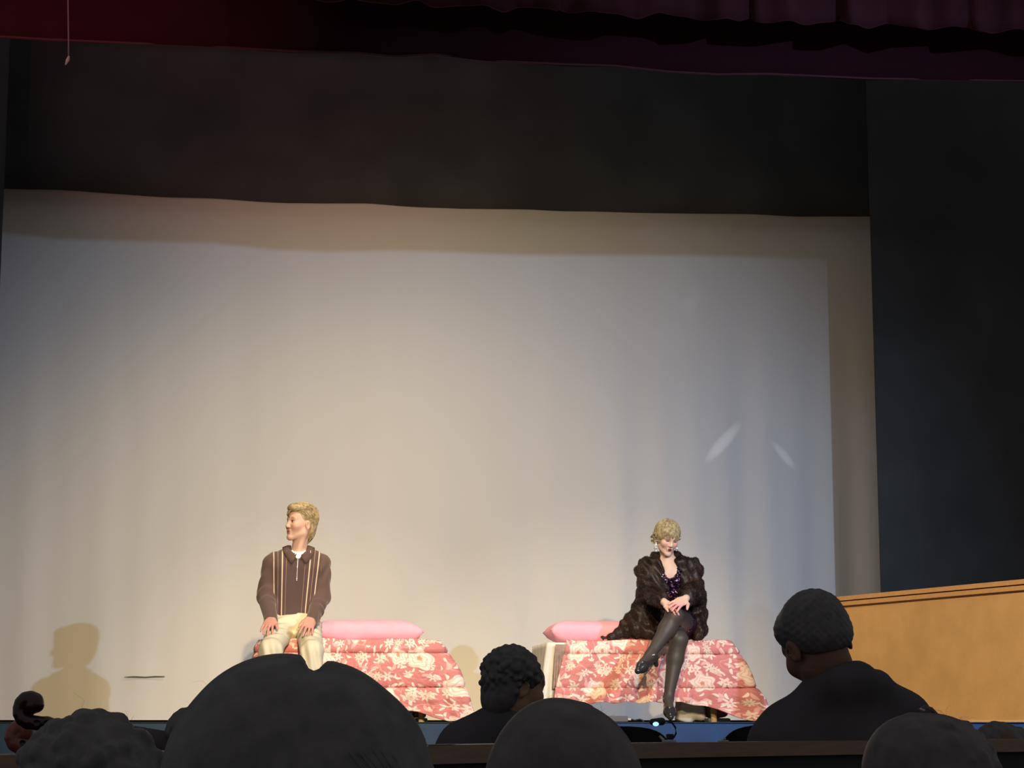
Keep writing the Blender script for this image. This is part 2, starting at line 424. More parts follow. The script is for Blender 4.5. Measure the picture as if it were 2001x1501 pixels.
# thin cord with a frayed end hanging at the upper left
M_cord = mat('pale_cord', (0.22, 0.16, 0.15), 0.8)
e = empty('hanging_cord', P(130, 125, 10.4), 'thin pale cord dangling at the upper left in front of the red border', 'cord')
Shape().tube([P(133, -160, 10.4), P(133, 0, 10.4), P(134, 90, 10.4), P(134, 112, 10.4)], 0.004, 6).build('cord', M_cord, e, True)
Shape().tube([P(135, 110, 10.4), P(132, 118, 10.4), P(128, 127, 10.4)], [0.006, 0.010, 0.003], 8).build('frayed_end', mat('frayed_cord', (0.5, 0.42, 0.38), 0.8), e, True)

# low ochre side wall with a two-strip cap
M_wall = mat('ochre_wall_paint', (0.62, 0.37, 0.15), 0.75, 0.2, noise=0.10, nscale=5, bump=0.15, bscale=40)
M_cap = mat('wood_cap_rail', (0.62, 0.34, 0.13), 0.5, 0.4, noise=0.08, nscale=3, stretch=(1, 14, 14))
W0 = P(1619, 1169, 12.75); Y1 = 11.0
for _ in range(60):
    w = P(2001, 1133, Y1); Y1 *= (W0[2]-1.2)/(w[2]-1.2)
W1 = P(2001, 1133, Y1); dW = (W1-W0)[:2]; L0 = np.linalg.norm(dW); dW /= L0; nW = np.array([dW[1], -dW[0]])   # nW faces the stage side / audience
if nW[1] > 0: nW = -nW
Lw = min(L0*1.5, (W0[1]-(YS+0.06))/abs(dW[1]))
def wall_box(u0, u1, z0, z1, out, th=0.1):
    """box along the side wall from u0 to u1, proud of its face by out"""
    c0 = W0[:2]+dW*u0; c1 = W0[:2]+dW*u1
    q = [c0+nW*out, c1+nW*out, c1-nW*th, c0-nW*th]
    V = [(*p, z) for z in (z0, z1) for p in q]
    F = [(0, 1, 5, 4), (1, 2, 6, 5), (2, 3, 7, 6), (3, 0, 4, 7), (4, 5, 6, 7), (3, 2, 1, 0)]
    return Shape().add(V, F)
H = W0[2]
wr = structure(wall_box(0.02, Lw, STAGE, H-0.055, 0.0).build('wall_right', M_wall))
wall_box(0.0, Lw, H-0.026, H, 0.035, 0.12).build('cap_strip', M_cap, wr)
wall_box(0.005, Lw, H-0.033, H-0.026, 0.012, 0.11).build('cap_groove', mat('dark_groove', (0.16, 0.08, 0.03), 0.7), wr)
wall_box(0.0, Lw, H-0.058, H-0.033, 0.028, 0.11).build('cap_strip', M_cap, wr)
wall_box(0.0, Lw, STAGE, STAGE+0.012, 0.004, 0.1).build('base_strip', mat('pale_base_strip', (0.75, 0.5, 0.25), 0.6), wr)

# dark wooden rail of the orchestra pit
M_rail = mat('dark_rail_wood', (0.26, 0.15, 0.085), 0.45, 0.5, noise=0.25, nscale=6, stretch=(2, 2, 20))
M_panel = mat('dark_pit_panel', (0.05, 0.045, 0.045), 0.8, noise=0.2, nscale=4)
RZ = CAM[2]-0.042
rp = []
for x, y in ((-120, 1479), (0, 1476), (450, 1466.5), (900, 1457.5), (1150, 1453.5), (1400, 1450.5), (1700, 1447.8), (1980, 1445), (2150, 1443.5)):
    d = _fw+_rt*(x-1000.5)/F_PX+_up*(750.5-y)/F_PX; t = (RZ-CAM[2])/d[2]; rp.append((CAM+d*t)[:2])
rp = np.array(rp); tt = np.linspace(0, 1, 40); ts = np.linspace(0, 1, len(rp))
rp = np.stack([np.interp(tt, ts, rp[:, i]) for i in (0, 1)], 1)
for _ in range(3): rp[1:-1] = 0.25*rp[:-2]+0.5*rp[1:-1]+0.25*rp[2:]
T = np.gradient(rp, axis=0); T /= np.linalg.norm(T, axis=1, keepdims=True); Nn = np.stack([-T[:, 1], T[:, 0]], 1)
def rail(name, o0, o1, z0, z1, m, parent=None):
    V = []; 
    for i in range(len(rp)):
        for oo, z in ((o0, z0), (o0, z1), (o1, z1), (o1, z0), (o0, z0)): V.append((*(rp[i]+Nn[i]*oo), z))
    return link(name, mesh_np(name, V, grid_faces(len(rp), 5), False), m, parent)
pw = structure(rail('wall_pit', 0.02, 0.08, 0.0, RZ-0.034, M_panel))
rail('rail_cap', 0.0, 0.10, RZ-0.034, RZ, M_rail, pw)

# ------------------------------------------------------------------ beds, quilts, pillows
YF, YK = 13.75, 14.65
ZT = P(700, 1252, YF)[2]
M_leg = mat('pale_wood', (0.62, 0.44, 0.24), 0.5, 0.4, noise=0.15, nscale=6, stretch=(8, 8, 1))
M_matt = mat('white_ticking', (0.72, 0.70, 0.64), 0.9, noise=0.05, bump=0.2, bscale=30)

def quilt_mat(name, seed):
    m, nt, b = new_mat(name); nb = NB(nt)
    uvn = nt.nodes.new('ShaderNodeUVMap'); uv = nb.v('ADD', uvn.outputs[0], (seed*1.37, seed*0.71, 0))
    base = srgb(212, 134, 132); cream = srgb(250, 226, 214); pink = srgb(238, 182, 176); sage = srgb(230, 222, 204)
    col = nb.mix(0.0, base, base)
    def cells(scale, rnd, off):
        v = nb.v('MULTIPLY', nb.v('ADD', uv, (off, off*0.6, 0)), (scale, scale, 1))
        vo = nt.nodes.new('ShaderNodeTexVoronoi'); vo.voronoi_dimensions = '2D'; vo.inputs['Scale'].default_value = 1.0; vo.inputs['Randomness'].default_value = rnd
        nt.links.new(v, vo.inputs['Vector'])
        d = nb.v('SUBTRACT', v, vo.outputs['Position']); s = nb.sep(d)
        r = nb.m('SQRT', nb.m('ADD', nb.m('MULTIPLY', s[0], s[0]), nb.m('MULTIPLY', s[1], s[1])))
        a = nb.m('ARCTAN2', s[1], s[0]); c = nb.sep(vo.outputs['Color'])
        return s, r, a, c
    # thin curling stems
    no = nt.nodes.new('ShaderNodeTexNoise'); no.noise_dimensions = '2D'; no.inputs['Scale'].default_value = 9; no.inputs['Detail'].default_value = 0.5; nt.links.new(uv, no.inputs['Vector'])
    st = nb.less(nb.m('ABSOLUTE', nb.m('SUBTRACT', no.outputs[0], 0.52)), 0.012, 0.01)
    col = nb.mix(nb.m('MULTIPLY', st, 0.6), col, pink)
    # leaves
    for sc_, off, cc, rr in ((17, 3.1, cream, 0.32), (14, 8.3, pink, 0.36), (20, 5.7, sage, 0.3)):
        s, r, a, c = cells(sc_, 0.85, off)
        th = nb.m('MULTIPLY', c[0], 6.283)
        cs, sn = nb.m('COSINE', th), nb.m('SINE', th)
        lx = nb.m('ADD', nb.m('MULTIPLY', s[0], cs), nb.m('MULTIPLY', s[1], sn))
        ly = nb.m('SUBTRACT', nb.m('MULTIPLY', s[1], cs), nb.m('MULTIPLY', s[0], sn))
        ly = nb.m('MULTIPLY', nb.m('ADD', ly, nb.m('MULTIPLY', nb.m('MULTIPLY', lx, lx), 0.8)), 2.6)
        e = nb.m('SQRT', nb.m('ADD', nb.m('MULTIPLY', lx, lx), nb.m('MULTIPLY', ly, ly)))
        k = nb.m('MULTIPLY', nb.less(e, rr, 0.04), nb.less(c[1], 0.62, 0.01))
        col = nb.mix(k, col, cc)
    # daisies, then large roses
    for sc_, off, n, R, deep, cc, c2, pres in ((9.5, 1.7, 6.0, 0.33, 0.34, cream, pink, 0.7), (8.0, 6.1, 9.0, 0.28, 0.25, sage, base, 0.45), (4.6, 0.0, 5.0, 0.34, 0.12, cream, srgb(240, 186, 172), 0.75)):
        s, r, a, c = cells(sc_, 0.75, off)
        wob = nb.m('COSINE', nb.m('ADD', nb.m('MULTIPLY', a, n), nb.m('MULTIPLY', c[0], 6.283)))
        rad = nb.m('MULTIPLY', nb.m('ADD', nb.m('MULTIPLY', wob, deep), 1.0-deep), nb.m('MULTIPLY', nb.m('ADD', nb.m('MULTIPLY', c[2], 0.35), 0.75), R))
        pr = nb.less(c[1], pres, 0.005)
        k = nb.m('MULTIPLY', nb.less(r, rad, 0.025), pr)
        inner = nb.m('SINE', nb.m('ADD', nb.m('MULTIPLY', nb.m('DIVIDE', r, rad), 17.0), nb.m('MULTIPLY', a, 3.0)))
        line = nb.less(0.62, inner, 0.25)
        fc = nb.mix(nb.m('MULTIPLY', line, 0.75), cc, c2)
        fc = nb.mix(nb.less(r, nb.m('MULTIPLY', rad, 0.2), 0.02), fc, srgb(225, 150, 120))
        col = nb.mix(k, col, fc)
    nt.links.new(col, b.inputs['Base Color']); b.inputs['Roughness'].default_value = 0.9; b.inputs['Specular IOR Level'].default_value = 0.1
    bn = nt.nodes.new('ShaderNodeTexNoise'); bn.inputs['Scale'].default_value = 26; bn.noise_dimensions = '2D'; nt.links.new(uv, bn.inputs['Vector'])
    bp = nt.nodes.new('ShaderNodeBump'); bp.inputs['Strength'].default_value = 0.5; bp.inputs['Distance'].default_value = 0.02; nt.links.new(bn.outputs[0], bp.inputs['Height']); nt.links.new(bp.outputs[0], b.inputs['Normal'])
    return m

def quilt(label, m, xl, xr, hem, fl, fr, dl, dr, left_open=False, seed=0.0, wl=0.2, wr=0.2):
    r = 0.05; path = []
    def seg(a, b, n):
        a, b = np.array(a, float), np.array(b, float); d = b-a; L = np.linalg.norm(d); k = max(2, int(L/0.012)); nn = np.array(n, float)
        for i in range(k): path.append((*(a+d*i/k), *nn))
    def arc(c, a0, a1):
        for i in range(8):
            t = math.radians(a0+(a1-a0)*i/8); path.append((c[0]+r*math.cos(t), c[1]+r*math.sin(t), math.cos(t), math.sin(t)))
    if not left_open:
        seg((xl, YK), (xl, YF+r), (-1, 0)); arc((xl+r, YF+r), 180, 270); seg((xl+r, YF), (xr-r, YF), (0, -1))
    else: seg((xl, YF), (xr-r, YF), (0, -1))
    arc((xr-r, YF+r), 270, 360); seg((xr, YF+r), (xr, YK), (1, 0))
    A = np.array(path); S = np.concatenate([[0], np.cumsum(np.linalg.norm(np.diff(A[:, :2], axis=0), axis=1))])
    ic_r = int(np.argmin(np.abs(A[:, 0]-(xr-0.015))+np.abs(A[:, 1]-(YF+0.015)))); sr = S[ic_r]
    ic_l = int(np.argmin(np.abs(A[:, 0]-(xl+0.015))+np.abs(A[:, 1]-(YF+0.015)))) if not left_open else 0; sl = S[ic_l]
    NR = 66; V = []; uv = []
    for i in range(len(A)):
        x, y, nx_, ny_ = A[i]; s = S[i]
        gr = math.exp(-((s-sr)/wr)**2); gl = math.exp(-((s-sl)/wl)**2)
        D = hem+(dr-hem)*gr+(dl-hem)*gl+0.006*math.sin(s*37+seed)
        fd = np.array([nx_, ny_]); 
        ix = min(max(x, xl+0.35), xr-0.35); iy = (YF+YK)/2+0.05
        for j in range(NR):
            if j < 6:
                t = j/6; px_, py_ = ix+(x-ix)*t, iy+(y-iy)*t; z = ZT+0.006*math.sin(px_*11+py_*7+seed)*t
                v = (1-t)*0.3
            elif j < 11:
                t = (j-6)/4*math.pi/2; px_ = x+nx_*0.025*math.sin(t); py_ = y+ny_*0.025*math.sin(t); z = ZT-0.025*(1-math.cos(t)) + (0.006*math.sin(x*11+y*7+seed) if j < 8 else 0); v = -0.04*(j-6)/4
            else:
                d = (j-10)/(NR-11)*D; q = d/0.55
                out = 0.025+0.008*math.sin(min(1, d/0.055)*math.pi)+0.013*abs(math.sin((d-0.055)/0.225*math.pi))*(0.055 < d < 0.28)+0.010*max(0, math.sin(max(0, d-0.28)/0.11*math.pi))
                out -= 0.014*math.exp(-((d-0.055)/0.009)**2)+0.015*math.exp(-((d-0.28)/0.010)**2)
                out += 0.010*q*math.sin(s*19+seed*3)+0.006*math.sin(s*33+d*14+seed)*min(1, d/0.1)
                if d > 0.28: out += 0.009*math.sin(s*88+seed*5+3*math.sin(s*9))*min(1, (d-0.28)/0.06)
                out += 0.018*q*(gr+gl)*math.sin(s*46+d*8)
                ox, oy = nx_*out, ny_*out
                ox += fr*gr*q**0.9*0.97-fl*gl*q**0.9*0.97; oy += -(fr*gr+fl*gl)*0.35*q
                px_, py_ = x+ox, y+oy; z = ZT-0.025-d; v = -0.04-d
            V.append((px_, py_, max(z, STAGE+0.006))); uv.append((s+seed, v))
    o = tag(link('floral_quilt', mesh_np('floral_quilt', V, grid_faces(len(A), NR), True, uv), m), label, 'quilt')
    md = o.modifiers.new('thick', 'SOLIDIFY'); md.thickness = 0.012; md.offset = -1
    return o
def bed(label, xl, xr, legs_px):
    e = empty('bed', ((xl+xr)/2, (YF+YK)/2, STAGE), label, 'bed')
    Shape().box(((xl+xr)/2, (YF+YK)/2, ZT-0.115), ((xr-xl)/2-0.02, (YK-YF)/2-0.03, 0.09), bev=0.03).build('mattress', M_matt, e, True)
    Shape().box(((xl+xr)/2, (YF+YK)/2, ZT-0.235), ((xr-xl)/2-0.04, (YK-YF)/2-0.05, 0.028)).build('bed_frame', M_leg, e)
    for x in (xl+0.10, xr-0.10):
        for y in (YF+0.11, YK-0.11):
            Shape().tube([(x, y, STAGE), (x, y, ZT-0.22)], [0.020, 0.026], 10).build('leg', M_leg, e, True)
    return e
LXL, LXR = P(512, 1250, YF)[0], P(857, 1250, YF)[0]
RXL, RXR = P(1068, 1250, YF)[0], P(1428, 1250, YF)[0]
bed('bed with wooden legs under the quilt that the man sits on', LXL, LXR, None)
bed('bed with wooden legs under the quilt that the woman sits on', RXL, RXR, None)
quilt('pink floral quilt draped over the bed under the man', quilt_mat('pink_floral_print', 0.0), LXL, LXR, 0.385, 0.13, 0.26, 0.44, 0.525, seed=0.3, wr=0.24)
quilt('pink floral quilt draped over the bed under the woman', quilt_mat('rose_floral_print', 2.0), RXL+0.13, RXR, 0.375, 0.15, 0.28, 0.40, 0.525, left_open=True, seed=1.9, wr=0.17, wl=0.14)
# white sheet hanging at the head end of the woman's bed
V = []; uv = []; ns, nr = 70, 16
for i in range(ns):
    s = i/(ns-1); th = s
    for j in range(nr):
        d = j/(nr-1); D = 0.47+0.03*math.sin(s*7)
        if s < 0.5: x, y, nx_, ny_ = RXL+0.20-(s/0.5)*0.19, YF, 0, -1
        else: x, y, nx_, ny_ = RXL+0.01, YF+(s-0.5)/0.5*0.7, -1, 0
        cw = math.exp(-((s-0.5)/0.16)**2)
        out = 0.006+0.02*d*math.sin(s*52)+0.012*math.sin(s*31+2)*d
        V.append((x+nx_*out-0.05*cw*d**0.8, y+ny_*(out if s > 0.02 else 0.0)-0.02*cw*d, ZT-0.006-d*D))
o = tag(link('white_sheet', mesh_np('white_sheet', V, grid_faces(ns, nr)), M_matt), 'white bed sheet hanging in folds at the left end of the woman\'s bed', 'sheet')
md = o.modifiers.new('thick', 'SOLIDIFY'); md.thickness = 0.004
o = tag(link('brown_blanket', mesh_np('brown_blanket', [(x+0.10, y-0.016+0.0*z, z) for x, y, z in []] or [
    (RXL+0.055+0.085*(i/19)-0.02*(j/9), YF-0.034-0.010*math.sin(i*1.6)*(j/9)-0.01*(j/9), ZT-0.02-0.30*(j/9)*(1-0.35*(i/19))) for i in range(20) for j in range(10)], grid_faces(20, 10)), mat('brown_blanket_wool', (0.34, 0.24, 0.20), 0.95, noise=0.25, nscale=30)),
    'brown striped blanket edge showing between white sheet and quilt', 'blanket')
md = o.modifiers.new('thick', 'SOLIDIFY'); md.thickness = 0.006
# pillows
M_pil = mat('pink_pillowcase', srgb(246, 174, 194), 0.85, 0.2, noise=0.06, nscale=10, bump=0.35, bscale=18)
def pillow(label, c, a, b, h, rz, tilt=0.0):
    n = 36; V = []
    for sgn in (1, -1):
        for i in range(n):
            for j in range(n):
                u, v = -1+2*i/(n-1), -1+2*j/(n-1)
                x = a*u*(1-0.11*(1-v*v)); y = b*v*(1-0.13*(1-u*u))
                z = sgn*h*(max(0, 1-abs(u)**8)*max(0, 1-abs(v)**4))**0.5*(1+0.05*math.sin(3*u+2*v+sgn))
                V.append((x, y, z))
    f = grid_faces(n, n); F = np.concatenate([f[:, ::-1], f+n*n])
    V = np.array(V)@rot('Y', tilt).T@rot('Z', rz).T+np.array(c)
    me = mesh_np('pillow', V, F)
    o = tag(link('pillow', me, M_pil), label, 'pillow')
    w = o.modifiers.new('weld', 'WELD'); w.merge_threshold = 0.001
    return o
c = P(716, 1230, 14.25); pillow('plump pink pillow on the bed behind the man', (c[0], 14.25, ZT+0.075), 0.375, 0.25, 0.082, 1, 1)
c = P(1178, 1230, 14.25); pillow('smooth pink pillow on the bed beside the woman\'s coat', (c[0], 14.25, ZT+0.075), 0.40, 0.25, 0.085, -2, 2)
# things pushed under the beds
M_brown = mat('brown_leather', (0.19, 0.10, 0.085), 0.6, noise=0.15, nscale=9)
M_paper = mat('crumpled_pale_cloth', (0.50, 0.47, 0.40), 0.9, noise=0.1, bump=0.6, bscale=14)
M_greyb = mat('grey_blue_plastic', (0.36, 0.38, 0.46), 0.6)
def lump(name, label, cat, m, x0, x1, z0, z1, y, dep, pl=0.5, amp=0.012):
    s = Solid(); c = ((x0+x1)/2, y, (z0+z1)/2)
    s.box(c, ((x1-x0)/2, dep, (z1-z0)/2), rnd=min((x1-x0), (z1-z0), 2*dep)*0.22*pl*2)
    return tag(link(name, s.mesh(name, 0.010, lambda X: amp*np.sin(X[:, 0]*43+X[:, 2]*31)*np.sin(X[:, 2]*57-X[:, 0]*20)), m), label, cat)
def at(x, Y): return P(x, 1390, Y)[0]
for (bx0, bx1), who in (((745, 802), 'man'), ((1322, 1373), "woman")):
    lump('cloth_bundle', 'crumpled pale cloth bundle stored under the %s\'s bed' % who, 'cloth', M_paper, at(bx0, 13.98), at(bx1, 13.98), STAGE+0.004, STAGE+0.16, 13.98, 0.08)
for (bx0, bx1), who in (((806, 832), 'man'), ((1376, 1421), 'woman')):
    lump('leather_bag', 'dark brown bag stored under the %s\'s bed' % who, 'bag', M_brown, at(bx0, 14.03), at(bx1, 14.03), STAGE+0.03, STAGE+0.185, 14.03, 0.06, 0.7, 0.004)
    lump('storage_box', 'low grey storage box under the %s\'s bed beneath the brown bag' % who, 'box', M_greyb, at(bx0+4, 14.03), at(bx1+2, 14.03), STAGE+0.001, STAGE+0.03, 14.03, 0.07, 0.3, 0.0)

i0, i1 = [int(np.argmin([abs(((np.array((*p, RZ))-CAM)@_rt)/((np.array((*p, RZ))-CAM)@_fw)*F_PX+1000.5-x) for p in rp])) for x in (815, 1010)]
tag(Shape().tube([(*(rp[i]+Nn[i]*0.012), RZ+0.0020) for i in range(i0, i1+1)], 0.0020, 10).build('rail_highlight', mat('rail_highlight_metal', (0.9, 0.86, 0.8), 0.2, metal=1.0), None, True), 'added bright rod lying along the pit rail left of the smooth-haired viewer', 'highlight')  # metal strip added to imitate a bright lit edge on the pit rail

# ------------------------------------------------------------------ people: shared builders
SKIN = (0.66, 0.40, 0.29)
M_skin = attr_mat('skin', 0.5, 0.35)
def head_solid(s, female=False):
    """head in its own frame: face towards -y, x to the person's left, z up; origin between the ears"""
    j = 0.90 if female else 0.94
    s.ball((0, 0.018, 0.035), (0.073, 0.092, 0.086), k=0.03)
    s.ball((0, -0.030, -0.022), (0.058*j, 0.060, 0.080), k=0.035)
    s.ball((0, -0.062, 0.048), (0.05, 0.03, 0.035), k=0.03)
    for x in (-1, 1):
        s.cone((x*0.050*j, 0.000, -0.055), (x*0.012, -0.068, -0.092), 0.019*j, 0.015*j, k=0.03)
        s.ball((x*0.040, -0.062, -0.016), 0.024, k=0.03)
        s.cone((x*0.012, -0.090, 0.030), (x*0.044, -0.074, 0.031), 0.009, 0.008, k=0.015)
    s.ball((0, -0.076, -0.094), (0.018*j, 0.014, 0.014), k=0.02)
    for x in (-1, 1):
        s.ball((x*0.031, -0.098, 0.012), (0.019, 0.018, 0.013), k=0.012, op='s')
        s.ball((x*0.031, -0.0745, 0.011), 0.0128, k=0.003)
        s.cone((x*0.020, -0.0855, 0.018), (x*0.043, -0.079, 0.018), 0.0045, 0.004, k=0.004)
    s.cone((0, -0.089, 0.020), (0, -0.102, -0.020), 0.0085, 0.0110, k=0.014)
    s.ball((0, -0.103, -0.023), 0.0115, k=0.008)
    for x in (-1, 1): s.ball((x*0.012, -0.092, -0.027), (0.008, 0.011, 0.008), k=0.006)
    s.cone((-0.016, -0.087, -0.051), (0.016, -0.087, -0.051), 0.0065, k=0.010)
    s.cone((-0.013, -0.085, -0.064), (0.013, -0.085, -0.064), 0.0075, k=0.010)
    for x in (-1, 1):
        R = rot('Z', x*18)@rot('X', 12)
        s.ball((x*0.076, 0.010, -0.004), (0.008, 0.020, 0.031), k=0.008, R=R)
        s.ball((x*0.084, 0.006, -0.002), (0.006, 0.011, 0.018), k=0.006, op='s', R=R)
def face_paint(t, R, sc_, lips, brow, blush=None, iris=True, lids=None, lw=1.0):
    """colour spots of a face, in the frame of head_solid"""
    w = lambda p: R@(np.array(p)*sc_)+np.asarray(t)
    sp = []
    if blush is not None:
        for x in (-1, 1): sp.append((w((x*0.043, -0.075, -0.018)), np.array((0.024, 0.03, 0.02))*sc_, R, blush, 0.7))
    sp.append((w((0, -0.092, -0.0515)), np.array((0.025*lw, 0.028, 0.0055))*sc_, R, lips, 0.2))
    sp.append((w((0, -0.090, -0.0635)), np.array((0.022*lw, 0.028, 0.0065))*sc_, R, lips, 0.2))
    sp.append((w((0, -0.090, -0.0575)), np.array((0.024*lw, 0.028, 0.0028))*sc_, R, tuple(0.35*c for c in lips), 0.3))
    for x in (-1, 1):
        sp.append((w((x*0.030, -0.088, 0.037)), np.array((0.018, 0.02, 0.0045))*sc_, R@rot('Y', x*8), brow, 0.4))
        if lids is not None:
            sp.append((w((x*0.031, -0.085, 0.014)), np.array((0.018, 0.02, 0.009))*sc_, R, lids, 0.4))
            sp.append((w((x*0.031, -0.087, 0.004)), np.array((0.016, 0.02, 0.0028))*sc_, R, (0.02, 0.012, 0.01), 0.4))
        if iris:
            sp.append((w((x*0.031, -0.086, 0.011)), np.array((0.0125, 0.012, 0.006))*sc_, R, (0.55, 0.5, 0.46), 0.15))
            sp.append((w((x*0.031-0.002, -0.088, 0.0115)), np.array((0.0075, 0.012, 0.0065))*sc_, R, (0.04, 0.04, 0.05), 0.2))
            sp.append((w((x*0.031, -0.086, 0.018)), np.array((0.015, 0.012, 0.0022))*sc_, R, (0.05, 0.03, 0.02), 0.4))
    return sp
def hand(s, w, d, n, side, spread=0.10, curl=(10, 18, 16), sz=1.0, thumb=(0.55, 0.80, -0.1)):
    """w wrist, d finger direction, n back-of-hand normal, side +1 or -1 puts the thumb; all in world space"""
    d = np.array(d, float); d /= np.linalg.norm(d); n = np.array(n, float); n -= d*(n@d); n /= np.linalg.norm(n); l = np.cross(d, n)*side; w = np.asarray(w, float)
    s.frame()
    offs = (0.030, 0.010, -0.010, -0.028); lens = (0.070, 0.079, 0.073, 0.057); kn = (0.086, 0.090, 0.086, 0.078)
    s.ball(w+d*0.050*sz, (0.042*sz, 0.047*sz, 0.0165*sz), k=0.012, R=np.stack([l, d, n], 1))
    for i in range(4):
        kp = w+d*kn[i]*sz+l*offs[i]*sz
        s.cone(w+d*0.018*sz+l*offs[i]*0.55*sz, kp, 0.013*sz, 0.0105*sz, k=0.010)
        q = d*math.cos(spread*offs[i]/0.03)+l*math.sin(spread*offs[i]/0.03)
        p = kp; a = 0.0
        for f, (fr_, r0, r1) in enumerate(((0.46, 0.0095, 0.0085), (0.30, 0.0085, 0.0078), (0.24, 0.0078, 0.0066))):
            a += math.radians(curl[f]); v = q*math.cos(a)-n*math.sin(a)
            e = p+v*lens[i]*fr_*sz; s.cone(p, e, r0*sz, r1*sz, k=0.003); p = e
    t = d*thumb[0]+l*thumb[1]+n*thumb[2]; t /= np.linalg.norm(t); p0 = w+d*0.022*sz+l*0.020*sz
    p1 = p0+t*0.040*sz; t2 = t*0.8+d*0.6; t2 /= np.linalg.norm(t2); p2 = p1+t2*0.030*sz; p3 = p2+(t2-n*0.25)*0.024*sz
    s.chain([p0, p1, p2, p3], [0.0145*sz, 0.0115*sz, 0.0098*sz, 0.008*sz], k=0.008)
def push_out(solid, V, margin):
    V = np.array(V, float)
    for _ in range(6):
        v = solid.value(V); g = np.stack([solid.value(V+np.eye(3)[i]*0.002)-v for i in range(3)], 1); g /= np.linalg.norm(g, axis=1, keepdims=True)+1e-9
        V += g*np.clip(margin-v, 0, 0.01)[:, None]
    return V
def locks(starts, flow, c, r, steps, step, r0, lift=0.0, R=None, t=(0, 0, 0), sc_=1.0, jit=0.15, flat=0.6, gen=rng, n=5, free=None):
    """strands of hair that walk over an ellipsoid (centre c, radii r) along flow(p)"""
    sh = Shape(); c = np.asarray(c, float); r = np.asarray(r, float); R = np.eye(3) if R is None else R
    for p in starts:
        p = np.asarray(p, float); pts = [p]; jv = gen.normal(0, jit, 3)
        lf = 1+lift*gen.uniform(0.3, 1)
        st = step*gen.uniform(0.75, 1.25)
        for k in range(steps):
            f = np.asarray(flow(p), float)+jv; nrm = (p-c)/r**2; nrm /= np.linalg.norm(nrm)
            f -= nrm*(f@nrm); f /= np.linalg.norm(f)+1e-9
            p = p+f*st
            if free is None or not free(p):
                q = (p-c)/r; p = c+(p-c)/np.linalg.norm(q)*(lf if k < steps-1 else 1+lift*0.6)
            else: p = p+np.array([0, 0, -0.3*st])
            pts.append(p)
        pts = np.array(pts)*sc_@R.T+np.asarray(t)
        m = len(pts); rad = r0*gen.uniform(0.7, 1.2)*np.concatenate([[0.6], np.linspace(1, 0.75, m-2), [0.12]])*sc_
        sh.tube(pts, rad, n, flat)
    return sh
def ell_pts(n, c, r, ok, gen=rng):
    out = []
    while len(out) < n:
        v = gen.normal(0, 1, 3); v /= np.linalg.norm(v); p = np.asarray(c)+v*np.asarray(r)
        if ok(p): out.append(p)
    return out
def hair_mat(name, a, b, rough=0.45, scale=90, lo=0.3, hi=0.7):
    m, nt, bs = new_mat(name); nb = NB(nt)
    n_ = nt.nodes.new('ShaderNodeTexNoise'); n_.inputs['Scale'].default_value = scale; n_.inputs['Detail'].default_value = 3
    tc = nt.nodes.new('ShaderNodeTexCoord'); nt.links.new(tc.outputs['Object'], n_.inputs['Vector'])
    r_ = nt.nodes.new('ShaderNodeMapRange'); r_.inputs[1].default_value = lo; r_.inputs[2].default_value = hi; nt.links.new(n_.outputs[0], r_.inputs[0])
    nt.links.new(nb.mix(r_.outputs[0], a, b), bs.inputs['Base Color']); bs.inputs['Roughness'].default_value = rough; bs.inputs['Specular IOR Level'].default_value = 0.4
    return m

